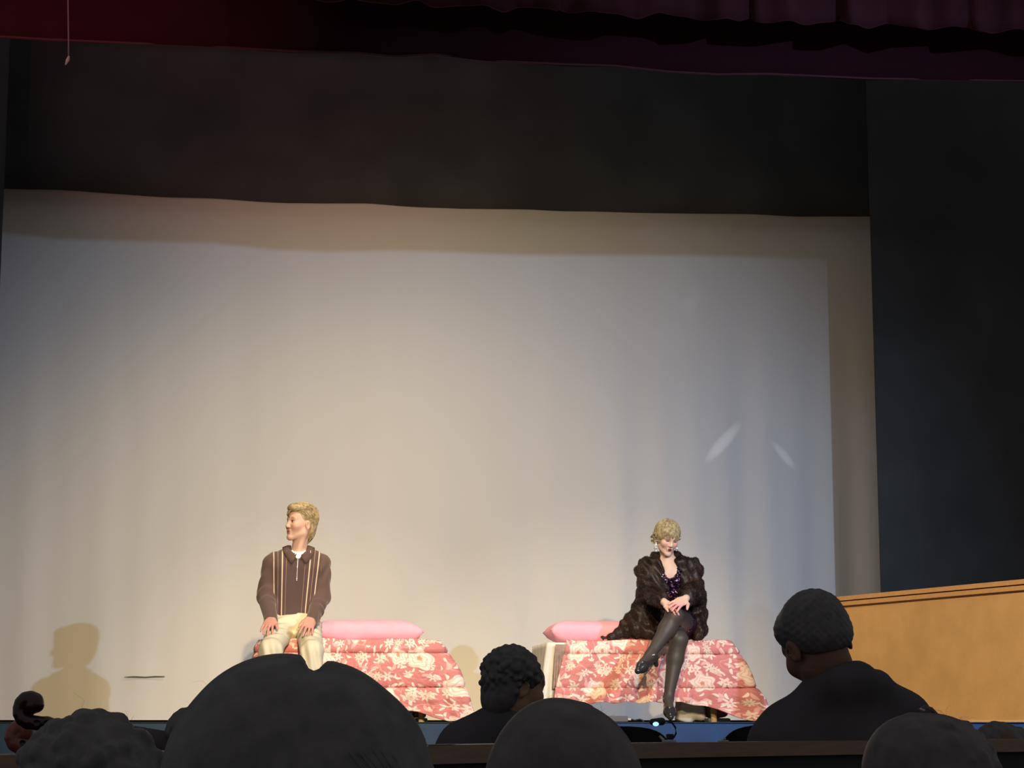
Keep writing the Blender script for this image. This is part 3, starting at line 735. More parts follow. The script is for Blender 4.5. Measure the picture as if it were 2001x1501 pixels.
# ------------------------------------------------------------------ the seated man
def man():
    J = lambda x, y, dy: P(x, y, YF+dy)
    e = empty('person', (P(575, 1250, YF)[0], YF-0.3, STAGE), 'blond man in a brown striped zip sweater and cream trousers sitting on the bed', 'person')
    pelvis = J(578, 1226, 0.15); chest = J(578, 1120, 0.13); nb_ = J(583, 1078, 0.13)
    shL, shR = J(532, 1097, 0.13), J(627, 1097, 0.13)
    elL, elR = J(520, 1166, 0.12), J(628, 1168, 0.12)
    wrL, wrR = J(531, 1217, -0.12), J(607, 1220, -0.13)
    knL, knR = J(528, 1270, -0.33), J(611, 1273, -0.33)
    anL, anR = J(533, 1392, -0.30), J(608, 1392, -0.30)
    hc = J(588, 1026, 0.11); HR = rot('Z', -60)@rot('X', -5)@rot('Y', 3)
    t_ = Solid()
    for kn, an, sx in ((knL, anL, -1), (knR, anR, 1)):
        hip = pelvis+np.array((sx*0.078, 0.0, 0.0))
        t_.cone(hip, kn+np.array((0, 0.02, 0.0)), 0.088, 0.072, k=0.03)
        t_.cone(kn, an+np.array((0, 0.0, 0.03)), 0.070, 0.078, k=0.03)
    t_.cone(pelvis+np.array((-0.06, -0.03, 0.03)), pelvis+np.array((0.06, -0.03, 0.03)), 0.088, k=0.05)
    t_.cone(J(577, 1222, 0.08)+np.array((-0.05, 0, 0)), J(577, 1222, 0.08)+np.array((0.05, 0, 0)), 0.072, k=0.05)
    b = Solid(); b.frame(hc, HR, 1.0); head_solid(b); b.frame()
    b.cone(hc+np.array((0.008, 0.012, -0.05)), nb_+np.array((0, 0.01, -0.03)), 0.047, 0.056, k=0.025)
    # neck tendon
    b.cone(hc+np.array((0.030, -0.035, -0.045)), nb_+np.array((-0.005, -0.045, -0.02)), 0.012, 0.012, k=0.03)
    b.cone(nb_+np.array((0, 0.015, -0.05)), chest+np.array((0, 0.03, 0)), 0.05, 0.07, k=0.05); b.cone(chest+np.array((0, 0.03, 0)), pelvis, 0.07, 0.08, k=0.05); b.cone(shL, shR, 0.035, k=0.05)
    for sh_, el, wr in ((shL, elL, wrL), (shR, elR, wrR)): b.chain([sh_, el, wr], [0.042, 0.036, 0.027], k=0.02)
    for kn, an, sx in ((knL, anL, -1), (knR, anR, 1)):
        b.chain([pelvis+np.array((sx*0.08, 0, -0.01)), kn, an], [0.07, 0.05, 0.038], k=0.03)
    tipL, tipR = J(513, 1247, -0.26), J(597, 1256, -0.28)
    def rest_hand(*args, **kw):
        i0 = len(b.p); hand(b, *args, **kw)
        up = np.array((0, -0.55, 0.83))
        for it in range(12):
            low = min(min(t_.value(np.array([q.get('b', q['c']), q.get('a', q['c'])])))-(q.get('r2', 0.012)) for q in b.p[i0:])
            if low > -0.004: break
            for q in b.p[i0:]:
                for k in ('a', 'b', 'c'):
                    if k in q: q[k] = q[k]+up*0.006
    rest_hand(wrL, J(515, 1248, -0.26)-wrL, (-0.15, -0.55, 0.80), -1, spread=0.24, curl=(10, 14, 10), thumb=(0.75, 0.6, -0.1))
    rest_hand(wrR, J(596, 1256, -0.27)-wrR, (0.20, -0.6, 0.75), 1, spread=0.20, curl=(10, 12, 10), thumb=(0.8, 0.5, -0.1))
    me = b.mesh('body', 0.0042)
    sp = face_paint(hc, HR, 1.0, (0.50, 0.20, 0.16), (0.33, 0.21, 0.11), (0.64, 0.33, 0.24))
    for w in (wrL, wrR): sp.append((w+np.array((0, -0.1, -0.06)), 0.11, None, (0.62, 0.30, 0.24), 0.5))
    paint(me, SKIN, sp)
    link('body', me, M_skin, e)
    # sweater
    s = Solid()
    s.cone(shL+np.array((0.045, 0, -0.008)), shR+np.array((-0.045, 0, -0.008)), 0.072, k=0.04)
    for dx in (-0.075, 0.075): s.cone(chest+np.array((dx, -0.01, 0.02)), J(576, 1198, 0.14)+np.array((dx*0.72, -0.01, 0)), 0.098, 0.088, k=0.06)
    s.cone(nb_+np.array((-0.045, 0.0, -0.035)), nb_+np.array((0.045, 0.0, -0.035)), 0.062, k=0.06)
    torso = list(s.p)
    hem = J(577, 1207, 0.14)
    s.cone(hem+np.array((-0.062, -0.02, 0.012)), hem+np.array((0.062, -0.02, 0.012)), 0.085, k=0.02)
    n0 = len(s.p)
    for sh_, el, wr, ox in ((shL, elL, wrL, -1), (shR, elR, wrR, 1)):
        d = (wr-el)/np.linalg.norm(wr-el)
        s.cone(sh_+np.array((ox*0.008, 0, -0.012)), el+np.array((ox*0.0, 0, 0)), 0.058, 0.058, k=0.035)
        s.cone(el, wr-d*0.015, 0.058, 0.042, k=0.03)
        s.cone(wr-d*0.035, wr+d*0.004, 0.040, 0.039, k=0.006)
    sleeves = s.p[n0:]
    s.cut(hem+np.array((0, 0, -0.045)), (0, 0, -1)) if False else None
    s.cone(hc+np.array((0.004, -0.012, -0.08)), nb_+np.array((0, -0.015, 0.0)), 0.064, 0.062, k=0.01, op='s'); s.cone(nb_+np.array((0, -0.055, 0.01)), nb_+np.array((0, -0.10, -0.030)), 0.050, 0.010, k=0.01, op='s')
    def folds(X):
        a = np.zeros(len(X))
        low = np.clip((1.96-X[:, 2])/0.3, 0, 1)
        w1 = np.sin(X[:, 0]*23+X[:, 1]*31+1.3); w2 = np.sin(X[:, 2]*21+X[:, 0]*9)
        a += 0.0042*np.sin(X[:, 2]*70+X[:, 0]*24+3*w1)*low*(0.6+0.4*w2)
        side = np.clip((np.abs(X[:, 0]-chest[0])-0.11)/0.05, 0, 1)
        a += 0.0062*np.sin(X[:, 2]*48-X[:, 0]*40+X[:, 1]*30+2.5*w1)*side*(0.5+0.5*w2)
        return a
    me = s.mesh('sweater', 0.0055, folds)
    X = verts_of(me)
    dt = np.min([Solid.dist(q, X) for q in torso], axis=0); ds = np.min([Solid.dist(q, X) for q in sleeves], axis=0)
    at_ = me.attributes.new('torso', 'FLOAT', 'POINT'); 
    band = X[:, 2] > hem[2]-0.022
    at_.data.foreach_set('value', (np.clip((ds-dt)/0.012, 0, 1)*band).astype(np.float32))
    xs = X[:, 0]-chest[0]; tz = np.clip((nb_[2]-X[:, 2])/0.40, 0, 1)
    xs = (xs+0.016*tz)/(1.06-0.18*tz)
    at2 = me.attributes.new('across', 'FLOAT', 'POINT'); at2.data.foreach_set('value', xs.astype(np.float32))
    m, nt, bs = new_mat('striped_brown_knit'); nb2 = NB(nt)
    a1 = nt.nodes.new('ShaderNodeAttribute'); a1.attribute_name = 'torso'; a2 = nt.nodes.new('ShaderNodeAttribute'); a2.attribute_name = 'across'
    rp_ = nt.nodes.new('ShaderNodeValToRGB'); rp_.color_ramp.interpolation = 'CONSTANT'
    pos = nb2.m('ADD', nb2.m('MULTIPLY', a2.outputs['Fac'], 2.5), 0.5)
    nt.links.new(pos, rp_.inputs[0])
    brown = srgb(90, 72, 70); cream = srgb(226, 198, 168); tan = srgb(156, 124, 104)
    st = [(-0.166, tan, 0.004), (-0.142, cream, 0.0078), (-0.116, tan, 0.005), (-0.088, cream, 0.0078), (-0.062, tan, 0.004), (0.060, tan, 0.004), (0.090, cream, 0.0078), (0.117, tan, 0.005), (0.146, cream, 0.0078), (0.168, tan, 0.004)]
    els = rp_.color_ramp.elements; els[0].position = 0; els[0].color = (*brown, 1); els[1].position = 0.9999; els[1].color = (*brown, 1)
    for x, c, hw in st:
        q = els.new((x-hw/2)*2.5+0.5); q.color = (*c, 1); q = els.new((x+hw/2)*2.5+0.5); q.color = (*brown, 1)
    nt.links.new(nb2.mix(a1.outputs['Fac'], srgb(98, 78, 72), rp_.outputs[0]), bs.inputs['Base Color'])
    bs.inputs['Roughness'].default_value = 0.9; bs.inputs['Specular IOR Level'].default_value = 0.15; bs.inputs['Sheen Weight'].default_value = 0.25
    link('sweater', me, m, e)
    # collar, undershirt, zip
    M_col = mat('brown_collar_knit', srgb(92, 74, 70), 0.9, 0.15)
    for sx in (-1, 1):
        V = []; nA = 30
        for i in range(nA):
            t = math.radians(14+166*i/(nA-1)); c_, s_ = math.cos(t), math.sin(t)*sx; fr_ = max(0, c_)
            inner = np.array((s_*0.063, -c_*(0.060+0.022*fr_)+0.004, 0.036-0.100*fr_**1.8))
            for q, (ou, dz) in enumerate(((0.0, -0.012), (0.001, 0.003), (0.007, 0.005), (0.018, -0.008), (0.028+0.012*fr_, -0.026-0.010*fr_))):
                V.append(nb_+inner+np.array((s_*ou*1.15+sx*0.5*ou*fr_**2, -c_*ou*0.45-0.004, dz)))
        V = push_out(s, V, 0.009)
        o = link('collar', mesh_np('collar', V, grid_faces(nA, 5)), M_col, e); md = o.modifiers.new('thick', 'SOLIDIFY'); md.thickness = 0.004; md.offset = 0
    u = Solid(); u.cone(nb_+np.array((0, -0.004, 0.012)), nb_+np.array((0, -0.030, -0.055)), 0.060, 0.062, k=0.01); u.ball(nb_+np.array((0, -0.060, 0.045)), (0.070, 0.09, 0.052), op='s', k=0.01)
    link('undershirt', u.mesh('undershirt', 0.005), mat('white_cotton', (0.82, 0.82, 0.86), 0.9), e)
    M_zip = mat('silver_zip', (0.85, 0.83, 0.8), 0.3, metal=0.6)
    zf = []
    for y in np.linspace(1087, 1135, 12):
        X0 = np.stack([np.full(80, P(582.5-(y-1087)*0.05, y, YF+0.0)[0]), np.linspace(YF-0.06, YF+0.12, 80), np.full(80, P(582, y, YF+0.03)[2])], 1)
        dv = s.value(X0); hit = np.argmax(dv < 0.001); zf.append(X0[hit]+np.array((0, -0.002, 0)))
    z = Shape().tube(zf, 0.0032, 6).build('zip', M_zip, e, True)
    Shape().box(zf[0]+np.array((0, -0.005, -0.004)), (0.0055, 0.003, 0.012), bev=0.002).build('zip_pull', M_zip, z)
    # trousers
    def tf(X):
        a = 0.006*np.sin(X[:, 2]*95+X[:, 0]*30*np.sign(X[:, 0]-pelvis[0])+X[:, 1]*35)*np.clip((X[:, 2]-1.72)/0.06, 0, 1)
        a += 0.006*np.sin(X[:, 0]*110+X[:, 2]*18)*np.clip((1.76-X[:, 2])/0.1, 0, 1)
        return a
    link('trousers', t_.mesh('trousers', 0.0065, tf), mat('cream_twill', srgb(220, 213, 190), 0.85, 0.2, noise=0.05, nscale=12), e)
    # back flap of the jacket hem at the hip
    # shoes
    for kn, an, sx in ((knL, anL, -1), (knR, anR, 1)):
        q = Solid(); f0 = np.array((an[0], an[1], STAGE+0.045))
        q.cone(f0+np.array((0, 0.03, 0)), f0+np.array((sx*0.015, -0.16, -0.008)), 0.042, 0.034, k=0.03); q.cone(f0, f0+np.array((0, 0, 0.05)), 0.042, 0.042, k=0.03); q.cut((0, 0, STAGE+0.002), (0, 0, -1))
        link('shoe', q.mesh('shoe', 0.007), M_brown, e)
    # hair: solid base swept to the front, then locks
    M_h = hair_mat('blond_hair', srgb(130, 110, 78), srgb(186, 166, 124), 0.4, 60)
    h = Solid(); h.frame(hc, HR)
    h.ball((0, 0.026, 0.050), (0.080, 0.096, 0.088), k=0.02)
    h.ball((0.004, -0.030, 0.112), (0.062, 0.070, 0.032), k=0.03)
    h.ball((0.0, -0.075, 0.100), (0.050, 0.034, 0.026), k=0.02)
    h.ball((0, 0.062, -0.020), (0.064, 0.045, 0.075), k=0.03)
    h.ball((0, -0.085, 0.015), (0.075, 0.080, 0.066), k=0.012, op='s')
    h.ball((0, -0.05, -0.05), (0.10, 0.075, 0.062), k=0.012, op='s')
    for x in (-1, 1): h.ball((x*0.088, 0.004, -0.008), (0.030, 0.027, 0.042), k=0.01, op='s')
    ho = link('hair', h.mesh('hair', 0.0045, None), M_h, e)
    g = np.random.default_rng(3)
    C, Rr = (0, 0.020, 0.052), (0.082, 0.100, 0.092)
    top = ell_pts(330, C, Rr, lambda p: p[2] > 0.095 and p[1] > -0.05, g)
    sh1 = locks(top, lambda p: (-0.25-p[0]*3, -1.0, 0.15 if p[1] > -0.03 else -0.1), (0, 0.012, 0.058), (0.080, 0.108, 0.090), 7, 0.017, 0.0042, 0.09, HR, hc, 1.0, 0.14, 0.6, g)
    sid = ell_pts(190, C, (0.080, 0.096, 0.09), lambda p: (p[2] < 0.125 and p[2] > 0.030 and p[1] > 0.040), g)
    sh2 = locks(sid, lambda p: (0, 0.35, -1.0), C, (0.081, 0.098, 0.125), 6, 0.015, 0.0036, 0.035, HR, hc, 1.0, 0.10, 0.6, g)
    sid = ell_pts(190, C, (0.080, 0.096, 0.09), lambda p: (p[2] < 0.125 and p[2] > 0.075 and -0.045 < p[1] < 0.045), g)
    sh4 = locks(sid, lambda p: (0, 0.75, -0.8), C, (0.080, 0.097, 0.105), 4, 0.014, 0.0036, 0.035, HR, hc, 1.0, 0.10, 0.6, g)
    sh4.build('locks', M_h, ho, True)
    bk = ell_pts(160, C, (0.078, 0.098, 0.09), lambda p: p[2] < 0.05 and p[1] > 0.045 and p[2] > -0.03, g)
    sh3 = locks(bk, lambda p: (0, -0.1, -1.0), (0, 0.015, 0.0), (0.072, 0.098, 0.14), 5, 0.015, 0.0036, 0.03, HR, hc, 1.0, 0.10, 0.6, g)
    sh1.build('locks', M_h, ho, True); sh2.build('locks', M_h, ho, True); sh3.build('locks', M_h, ho, True)
    return e
man()

# ------------------------------------------------------------------ the seated woman
def woman():
    J = lambda x, y, dy: P(x, y, YF+dy)
    e = empty('person', (P(1310, 1250, YF)[0], YF-0.3, STAGE), 'woman in a dark fur coat and black tights sitting with crossed legs on the bed', 'person')
    pelvis = J(1322, 1222, 0.12); chest = J(1310, 1128, 0.08); nb_ = J(1305, 1096, 0.05)
    shL, shR = J(1266, 1108, 0.07), J(1350, 1108, 0.07)
    elL, elR = J(1267, 1158, -0.03), J(1355, 1158, -0.03)
    hnd = J(1318, 1180, -0.42)
    kT = J(1318, 1203, -0.40); aT = J(1270, 1281, -0.50); toeT = J(1247, 1304, -0.60)     # crossing leg
    kB = J(1327, 1250, -0.36); aB = J(1306, 1366, -0.36); toeB = J(1310, 1392, -0.48)
    hipT = pelvis+np.array((0.075, 0.0, 0.0)); hipB = pelvis+np.array((-0.06, 0.0, -0.01))
    hc = J(1303, 1054, -0.01); HS = 0.90; HR = rot('Z', 12)@rot('X', 21)@rot('Y', 5)
    b = Solid(); b.frame(hc, HR, HS); head_solid(b, True); b.frame()
    b.cone(hc+np.array((0.0, 0.03, -0.04)), nb_+np.array((0.0, 0.015, -0.02)), 0.046, 0.050, k=0.03)
    b.cone(nb_+np.array((-0.05, 0.015, -0.035)), nb_+np.array((0.05, 0.015, -0.035)), 0.045, k=0.04)
    b.cone(nb_+np.array((0, 0.0, -0.06)), chest+np.array((0, 0.0, 0.0)), 0.07, 0.08, k=0.05)
    for x in (-1, 1): b.ball(chest+np.array((x*0.045, -0.055, 0.005)), 0.048, k=0.03)
    b.cone(chest, pelvis, 0.08, 0.10, k=0.05); b.cone(shL, shR, 0.04, k=0.05)
    wL = J(1298, 1177, -0.37); wR = J(1340, 1170, -0.40)
    b.chain([shL, elL, wL], [0.042, 0.036, 0.025], k=0.02); b.chain([shR, elR, wR], [0.042, 0.036, 0.025], k=0.02)
    for h_, k_, a_ in ((hipT, kT, aT), (hipB, kB, aB)): b.chain([h_, k_, a_], [0.05, 0.022, 0.012], k=0.03)
    # lower hand grips the knee, upper hand lies over it
    hand(b, wL, J(1330, 1195, -0.47)-wL, (0.15, -0.70, 0.70), 1, spread=0.14, curl=(8, 14, 14), sz=0.90, thumb=(0.7, 0.6, 0.0))
    hand(b, wR, J(1306, 1190, -0.50)-wR, (-0.15, -0.78, 0.62), -1, spread=0.24, curl=(4, 12, 14), sz=0.98, thumb=(0.5, 0.75, 0.1))
    me = b.mesh('body', 0.0042)
    pink = (0.74, 0.40, 0.33)
    sp = face_paint(hc, HR, HS, (0.20, 0.025, 0.03), (0.20, 0.13, 0.08), (0.73, 0.38, 0.31), False, (0.30, 0.14, 0.13), 0.68)
    sp.append((hnd+np.array((0.01, -0.06, -0.05)), 0.07, None, (0.80, 0.36, 0.34), 0.5))
    paint(me, (0.74, 0.50, 0.38), sp); link('body', me, M_skin, e)
    # sequinned dress
    s = Solid()
    s.cone(nb_+np.array((0, 0.0, -0.10)), chest, 0.075, 0.092, k=0.04)
    for x in (-1, 1): s.ball(chest+np.array((x*0.045, -0.058, 0.005)), 0.054, k=0.03)
    s.cone(chest, pelvis, 0.092, 0.125, k=0.05)
    for h_, k_ in ((hipT, kT), (hipB, kB)): s.cone(h_, h_+(k_-h_)*0.30, 0.092, 0.086, k=0.03)
    s.ball(nb_+np.array((0.0, -0.10, -0.015)), (0.058, 0.11, 0.115), op='s', k=0.01)
    m, nt, bs = new_mat('dark_sequins'); nb2 = NB(nt)
    vo = nt.nodes.new('ShaderNodeTexVoronoi'); vo.inputs['Scale'].default_value = 90; tc = nt.nodes.new('ShaderNodeTexCoord'); nt.links.new(tc.outputs['Object'], vo.inputs['Vector'])
    c3 = nb2.sep(vo.outputs['Color']); nt.links.new(nb2.mix(c3[0], (0.012, 0.008, 0.014), (0.05, 0.012, 0.06)), bs.inputs['Base Color'])
    bs.inputs['Metallic'].default_value = 0.6; bs.inputs['Roughness'].default_value = 0.25
    bp = nt.nodes.new('ShaderNodeBump'); bp.inputs['Strength'].default_value = 1.0; bp.inputs['Distance'].default_value = 0.02; nt.links.new(vo.outputs['Distance'], bp.inputs['Height']); nt.links.new(bp.outputs[0], bs.inputs['Normal'])
    dme = s.mesh('dress', 0.006); dX, dN = verts_of(dme), normals_of(dme)
    do = link('dress', dme, m, e)
    sq = Shape(); g = np.random.default_rng(11)
    cand = [i for i in range(len(dX)) if abs(dX[i, 0]-chest[0]) < 0.10 and dX[i, 2] > chest[2]-0.17 and dX[i, 2] < nb_[2]-0.05 and dN[i, 1] < -0.3]
    for i in g.choice(cand, min(len(cand), 420), replace=False):
        n_ = dN[i]+g.normal(0, 0.35, 3); n_ /= np.linalg.norm(n_); a_ = np.cross(n_, (0.3, 0.2, 0.9)); a_ /= np.linalg.norm(a_); b2 = np.cross(n_, a_)
        r_ = g.uniform(0.005, 0.0075); c_ = dX[i]+dN[i]*0.003
        ring = [c_+r_*(a_*math.cos(t)+b2*math.sin(t)) for t in np.linspace(0, 2*math.pi, 7)[:-1]]
        sq.add(ring, [(0, 1, 2, 3, 4, 5)])
    M_sq = hair_mat('sequin_foil', (0.02, 0.012, 0.03), (0.85, 0.45, 0.80), 0.25, 95, 0.54, 0.66); M_sq.node_tree.nodes['Principled BSDF'].inputs['Metallic'].default_value = 0.35  # bright pink base colour on some sequins stands in for their sparkle
    q = sq.build('sequins', M_sq, do); q['kind'] = 'stuff'
    # tights
    t_ = Solid()
    d = aT-kT
    t_.cone(hipT, kT, 0.082, 0.058, k=0.03); t_.chain([kT, kT+d*0.30+np.array((0.008, 0.03, -0.006)), aT], [0.057, 0.056, 0.031], k=0.03)
    d = aB-kB
    t_.cone(hipB, kB, 0.082, 0.058, k=0.02); t_.chain([kB, kB+d*0.32+np.array((0, 0.018, 0)), aB], [0.056, 0.056, 0.031], k=0.02)
    for a_, to in ((aT, toeT), (aB, toeB)): t_.cone(a_, a_+(to-a_)*0.75+np.array((0, 0, 0)), 0.030, 0.026, k=0.03)
    link('tights', t_.mesh('tights', 0.006), mat('sheer_black_tights', (0.062, 0.050, 0.045), 0.5, 0.4), e)
    # shoes with a strap, toe cap and heel
    M_sh = mat('black_patent', (0.022, 0.026, 0.026), 0.22, 0.6); M_st = mat('silver_strap', (0.5, 0.52, 0.5), 0.3, metal=0.5)
    for a_, to, dn in ((aT, toeT, np.array((0.25, 0.25, -0.93))), (aB, toeB, np.array((0, 0.35, -0.93)))):
        v = (to-a_)/np.linalg.norm(to-a_); sd = np.cross(v, dn); sd /= np.linalg.norm(sd); dn = np.cross(sd, v)
        if dn[2] > 0: dn = -dn
        heel = a_-v*0.035+dn*0.035; ball_ = a_+v*0.115+dn*0.020; tip = a_+v*0.175+dn*0.018
        q = Solid(); q.chain([heel, a_+v*0.05+dn*0.028, ball_, tip], [0.030, 0.027, 0.036, 0.022], k=0.03)
        q.cone(a_+v*0.02-dn*0.02, a_+v*0.075-dn*0.022, 0.030, 0.024, k=0.02, op='s')
        q.cone(heel+dn*0.0, heel+dn*0.052, 0.021, 0.015, k=0.012)
        so = link('shoe', q.mesh('shoe', 0.005), M_sh, e)
        ring = [a_-dn*0.006+v*0.004+(sd*math.cos(t)+(v*0.55-dn*0.2)*math.sin(t))*0.038 for t in np.linspace(0, 2*math.pi, 20)]
        Shape().tube(ring, 0.0045, 6).build('strap', M_st, so, True)
    # fur coat
    c = Solid()
    c.cone(shL+np.array((0.01, 0.01, -0.015)), nb_+np.array((-0.06, 0.035, 0.0)), 0.072, 0.060, k=0.05)
    c.cone(shR+np.array((-0.01, 0.01, -0.015)), nb_+np.array((0.06, 0.035, 0.0)), 0.072, 0.060, k=0.05)
    c.cone(nb_+np.array((-0.04, 0.07, 0.0)), nb_+np.array((0.04, 0.07, 0.0)), 0.055, k=0.05)
    for x, sh_, el, w in ((-1, shL, elL, wL), (1, shR, elR, wR)):
        c.cone(sh_+np.array((x*0.012, 0, -0.02)), el, 0.068, 0.072, k=0.05)
        dd = (w-el)/np.linalg.norm(w-el)
        c.cone(el, w-dd*0.06, 0.072, 0.052, k=0.04)
        # front panels and lapels
        c.cone(nb_+np.array((x*0.075, -0.035, -0.02)), chest+np.array((x*0.088, -0.055, -0.08)), 0.045, 0.052, k=0.04)
        c.cone(chest+np.array((x*0.095, 0.0, 0.0)), pelvis+np.array((x*0.12, 0.0, 0.0)), 0.085, 0.095, k=0.05)
    c.cone(chest+np.array((0, 0.06, 0)), pelvis+np.array((0, 0.07, 0)), 0.10, 0.12, k=0.05)
    # skirts of the coat on the bed, long tail towards the pillow
    zc = ZT+0.012
    lay = lambda x, y, dy: P(x, y, YF+dy)
    c.cone(lay(1256, 1195, 0.05), lay(1245, 1232, 0.02), 0.085, 0.060, k=0.05)
    c.cone(lay(1252, 1215, 0.06), lay(1222, 1238, 0.05), 0.075, 0.030, k=0.05)
    c.cone(lay(1228, 1235, 0.05), lay(1180, 1247, 0.05), 0.035, 0.016, k=0.03); c.cone(lay(1246, 1200, 0.07), lay(1195, 1244, 0.06), 0.05, 0.02, k=0.03)
    c.cone(lay(1362, 1175, 0.06), lay(1366, 1238, 0.05), 0.060, 0.040, k=0.05)
    c.cone(lay(1362, 1215, 0.0), lay(1366, 1244, 0.0), 0.045, 0.030, k=0.04)
    c.cone(lay(1266, 1235, -0.02), lay(1290, 1238, -0.03), 0.045, 0.04, k=0.04)
    # neck and front opening
    c.cone(hc+np.array((0, 0.0, -0.03)), nb_+np.array((0.0, -0.035, -0.05)), 0.052, 0.046, k=0.015, op='s')
    c.cone(nb_+np.array((0.0, -0.07, -0.04)), chest+np.array((0.008, -0.13, -0.06)), 0.052, 0.035, k=0.015, op='s')
    c.cone(chest+np.array((0.008, -0.13, -0.05)), hnd+np.array((0, 0.03, 0.03)), 0.036, 0.02, k=0.015, op='s')
    for a_, b2 in ((hipT+(kT-hipT)*0.45, kT), (hipB+(kB-hipB)*0.5, kB)): c.cone(a_, b2, 0.080, 0.070, k=0.01, op='s')
    c.cut((0, 0, ZT+0.004), (0, 0, -1))
    cd_ = lambda X: 0.007*np.sin(X[:, 2]*58+6*np.sin(X[:, 0]*9)+X[:, 1]*20)+0.004*np.sin(X[:, 0]*110+X[:, 2]*40)
    cme = c.mesh('fur_coat', 0.007, cd_); cX, cN = verts_of(cme), normals_of(cme)
    M_fur = hair_mat('dark_brown_fur', (0.010, 0.006, 0.0055), (0.036, 0.017, 0.014), 0.5, 16)
    co = link('fur_coat', cme, M_fur, e)
    g = np.random.default_rng(5); idx = g.choice(len(cX), min(len(cX), 32000), replace=False)
    p0 = cX[idx]; n_ = cN[idx]; dn = np.array((0, 0, -1.0))-n_*(n_@np.array((0, 0, -1.0)))[:, None]
    clump = np.stack([np.sin(p0[:, 2]*60+p0[:, 0]*20), np.cos(p0[:, 0]*70), np.zeros(len(p0))], 1)*0.35
    v = n_*0.42+dn*0.9+clump+g.normal(0, 0.15, p0.shape); v /= np.linalg.norm(v, axis=1, keepdims=True)
    L = g.uniform(0.007, 0.014, len(p0))[:, None]; sd = np.cross(v, n_+g.normal(0, 0.3, n_.shape)); sd /= np.linalg.norm(sd, axis=1, keepdims=True)+1e-9
    w_ = 0.0013
    Vf = np.stack([p0-sd*w_, p0+sd*w_, p0+v*L*0.6+sd*w_*0.7-n_*0.001, p0+v*L], 1).reshape(-1, 3); k4 = np.arange(len(p0))*4
    Vf[:, 2] = np.maximum(Vf[:, 2], ZT+0.004)
    fo = link('fur', mesh_np('fur', Vf, [np.stack([k4, k4+1, k4+2, k4+3], 1)]), M_fur, co); fo['kind'] = 'stuff'
    # earrings
    M_ear = mat('rhinestone', (0.85, 0.85, 0.85), 0.1, 0.8, metal=0.7)
    for x, big in ((-1, 1.0), (1, 0.65)):
        p_ = hc+HR@(np.array((x*0.080, 0.0, -0.040))*HS); er = None
        for z, r_ in ((0.0, 0.006), (-0.016, 0.009), (-0.034, 0.013), (-0.052, 0.008)):
            q = Solid(); q.ball(p_+np.array((x*0.004, -0.012, z*big)), r_*big, k=0.001)
            for a_ in range(6): q.ball(p_+np.array((x*0.004+r_*big*0.9*math.cos(a_*1.05), -0.016, z*big+r_*big*0.9*math.sin(a_*1.05))), r_*big*0.45, k=0.001)
            o = link('earring' if er is None else 'drop', q.mesh('earring', 0.0022), M_ear, e if er is None else er); er = er or o
    # fair bobbed hair with a fringe
    M_h = hair_mat('fair_hair', srgb(126, 110, 80), srgb(184, 168, 130), 0.4, 55)
    h = Solid(); h.frame(hc, HR, HS)
    h.ball((0, 0.020, 0.050), (0.090, 0.106, 0.100), k=0.02)
    h.ball((0, 0.035, -0.015), (0.088, 0.080, 0.070), k=0.03)
    h.cone((-0.046, -0.056, 0.068), (0.046, -0.056, 0.068), 0.016, k=0.04)
    h.ball((0, -0.105, -0.025), (0.066, 0.078, 0.076), k=0.012, op='s')
    h.ball((0, -0.05, -0.085), (0.12, 0.11, 0.055), k=0.012, op='s')
    ho = link('hair', h.mesh('hair', 0.005), M_h, e)
    g = np.random.default_rng(8); C = (0, 0.018, 0.050); Rr = (0.092, 0.110, 0.102); crown = np.array((0, 0.03, 0.155))
    flow = lambda p: (p[0]*6, (p[1]-0.03)*6, -0.75)
    st = ell_pts(520, C, Rr, lambda p: p[2] > 0.06 and not (p[1] < -0.07 and p[2] < 0.09), g)
    locks(st, flow, C, Rr, 7, 0.017, 0.0042, 0.025, HR, hc, HS, 0.07, 0.6, g).build('locks', M_h, ho, True)
    fr_ = ell_pts(230, C, Rr, lambda p: p[1] < -0.045 and p[2] > 0.075 and abs(p[0]) < 0.072, g)
    locks(fr_, lambda p: (p[0]*2, -0.3, -1.0), (0, 0.012, 0.035), (0.088, 0.110, 0.118), 5, 0.0125, 0.0036, 0.03, HR, hc, HS, 0.06, 0.6, g).build('fringe', M_h, ho, True)
    # curled ends at the sides
    cl = Shape()
    for x, n_ in ((-1, 26), (1, 12)):
        for i in range(n_):
            b0 = np.array((x*0.078+g.normal(0, 0.006), 0.02+g.normal(0, 0.022), -0.005+g.normal(0, 0.020)-(0.0 if x < 0 else -0.025)))
            pts = [b0+np.array((x*(0.006+0.030*t+0.010*math.sin(t*5)), 0.012*math.sin(t*4+i), -0.022*t+0.020*t*t*g.uniform(0.6, 1.8)))*(1.0 if x < 0 else 0.8) for t in np.linspace(0, 1.15, 7)]
            cl.tube(np.array(pts)*HS@HR.T+hc, np.array([0.6, 1, 1, 1, 0.8, 0.6, 0.15])*0.0058, 5, 0.7)
    cl.build('curls', M_h, ho, True)
    return e
woman()

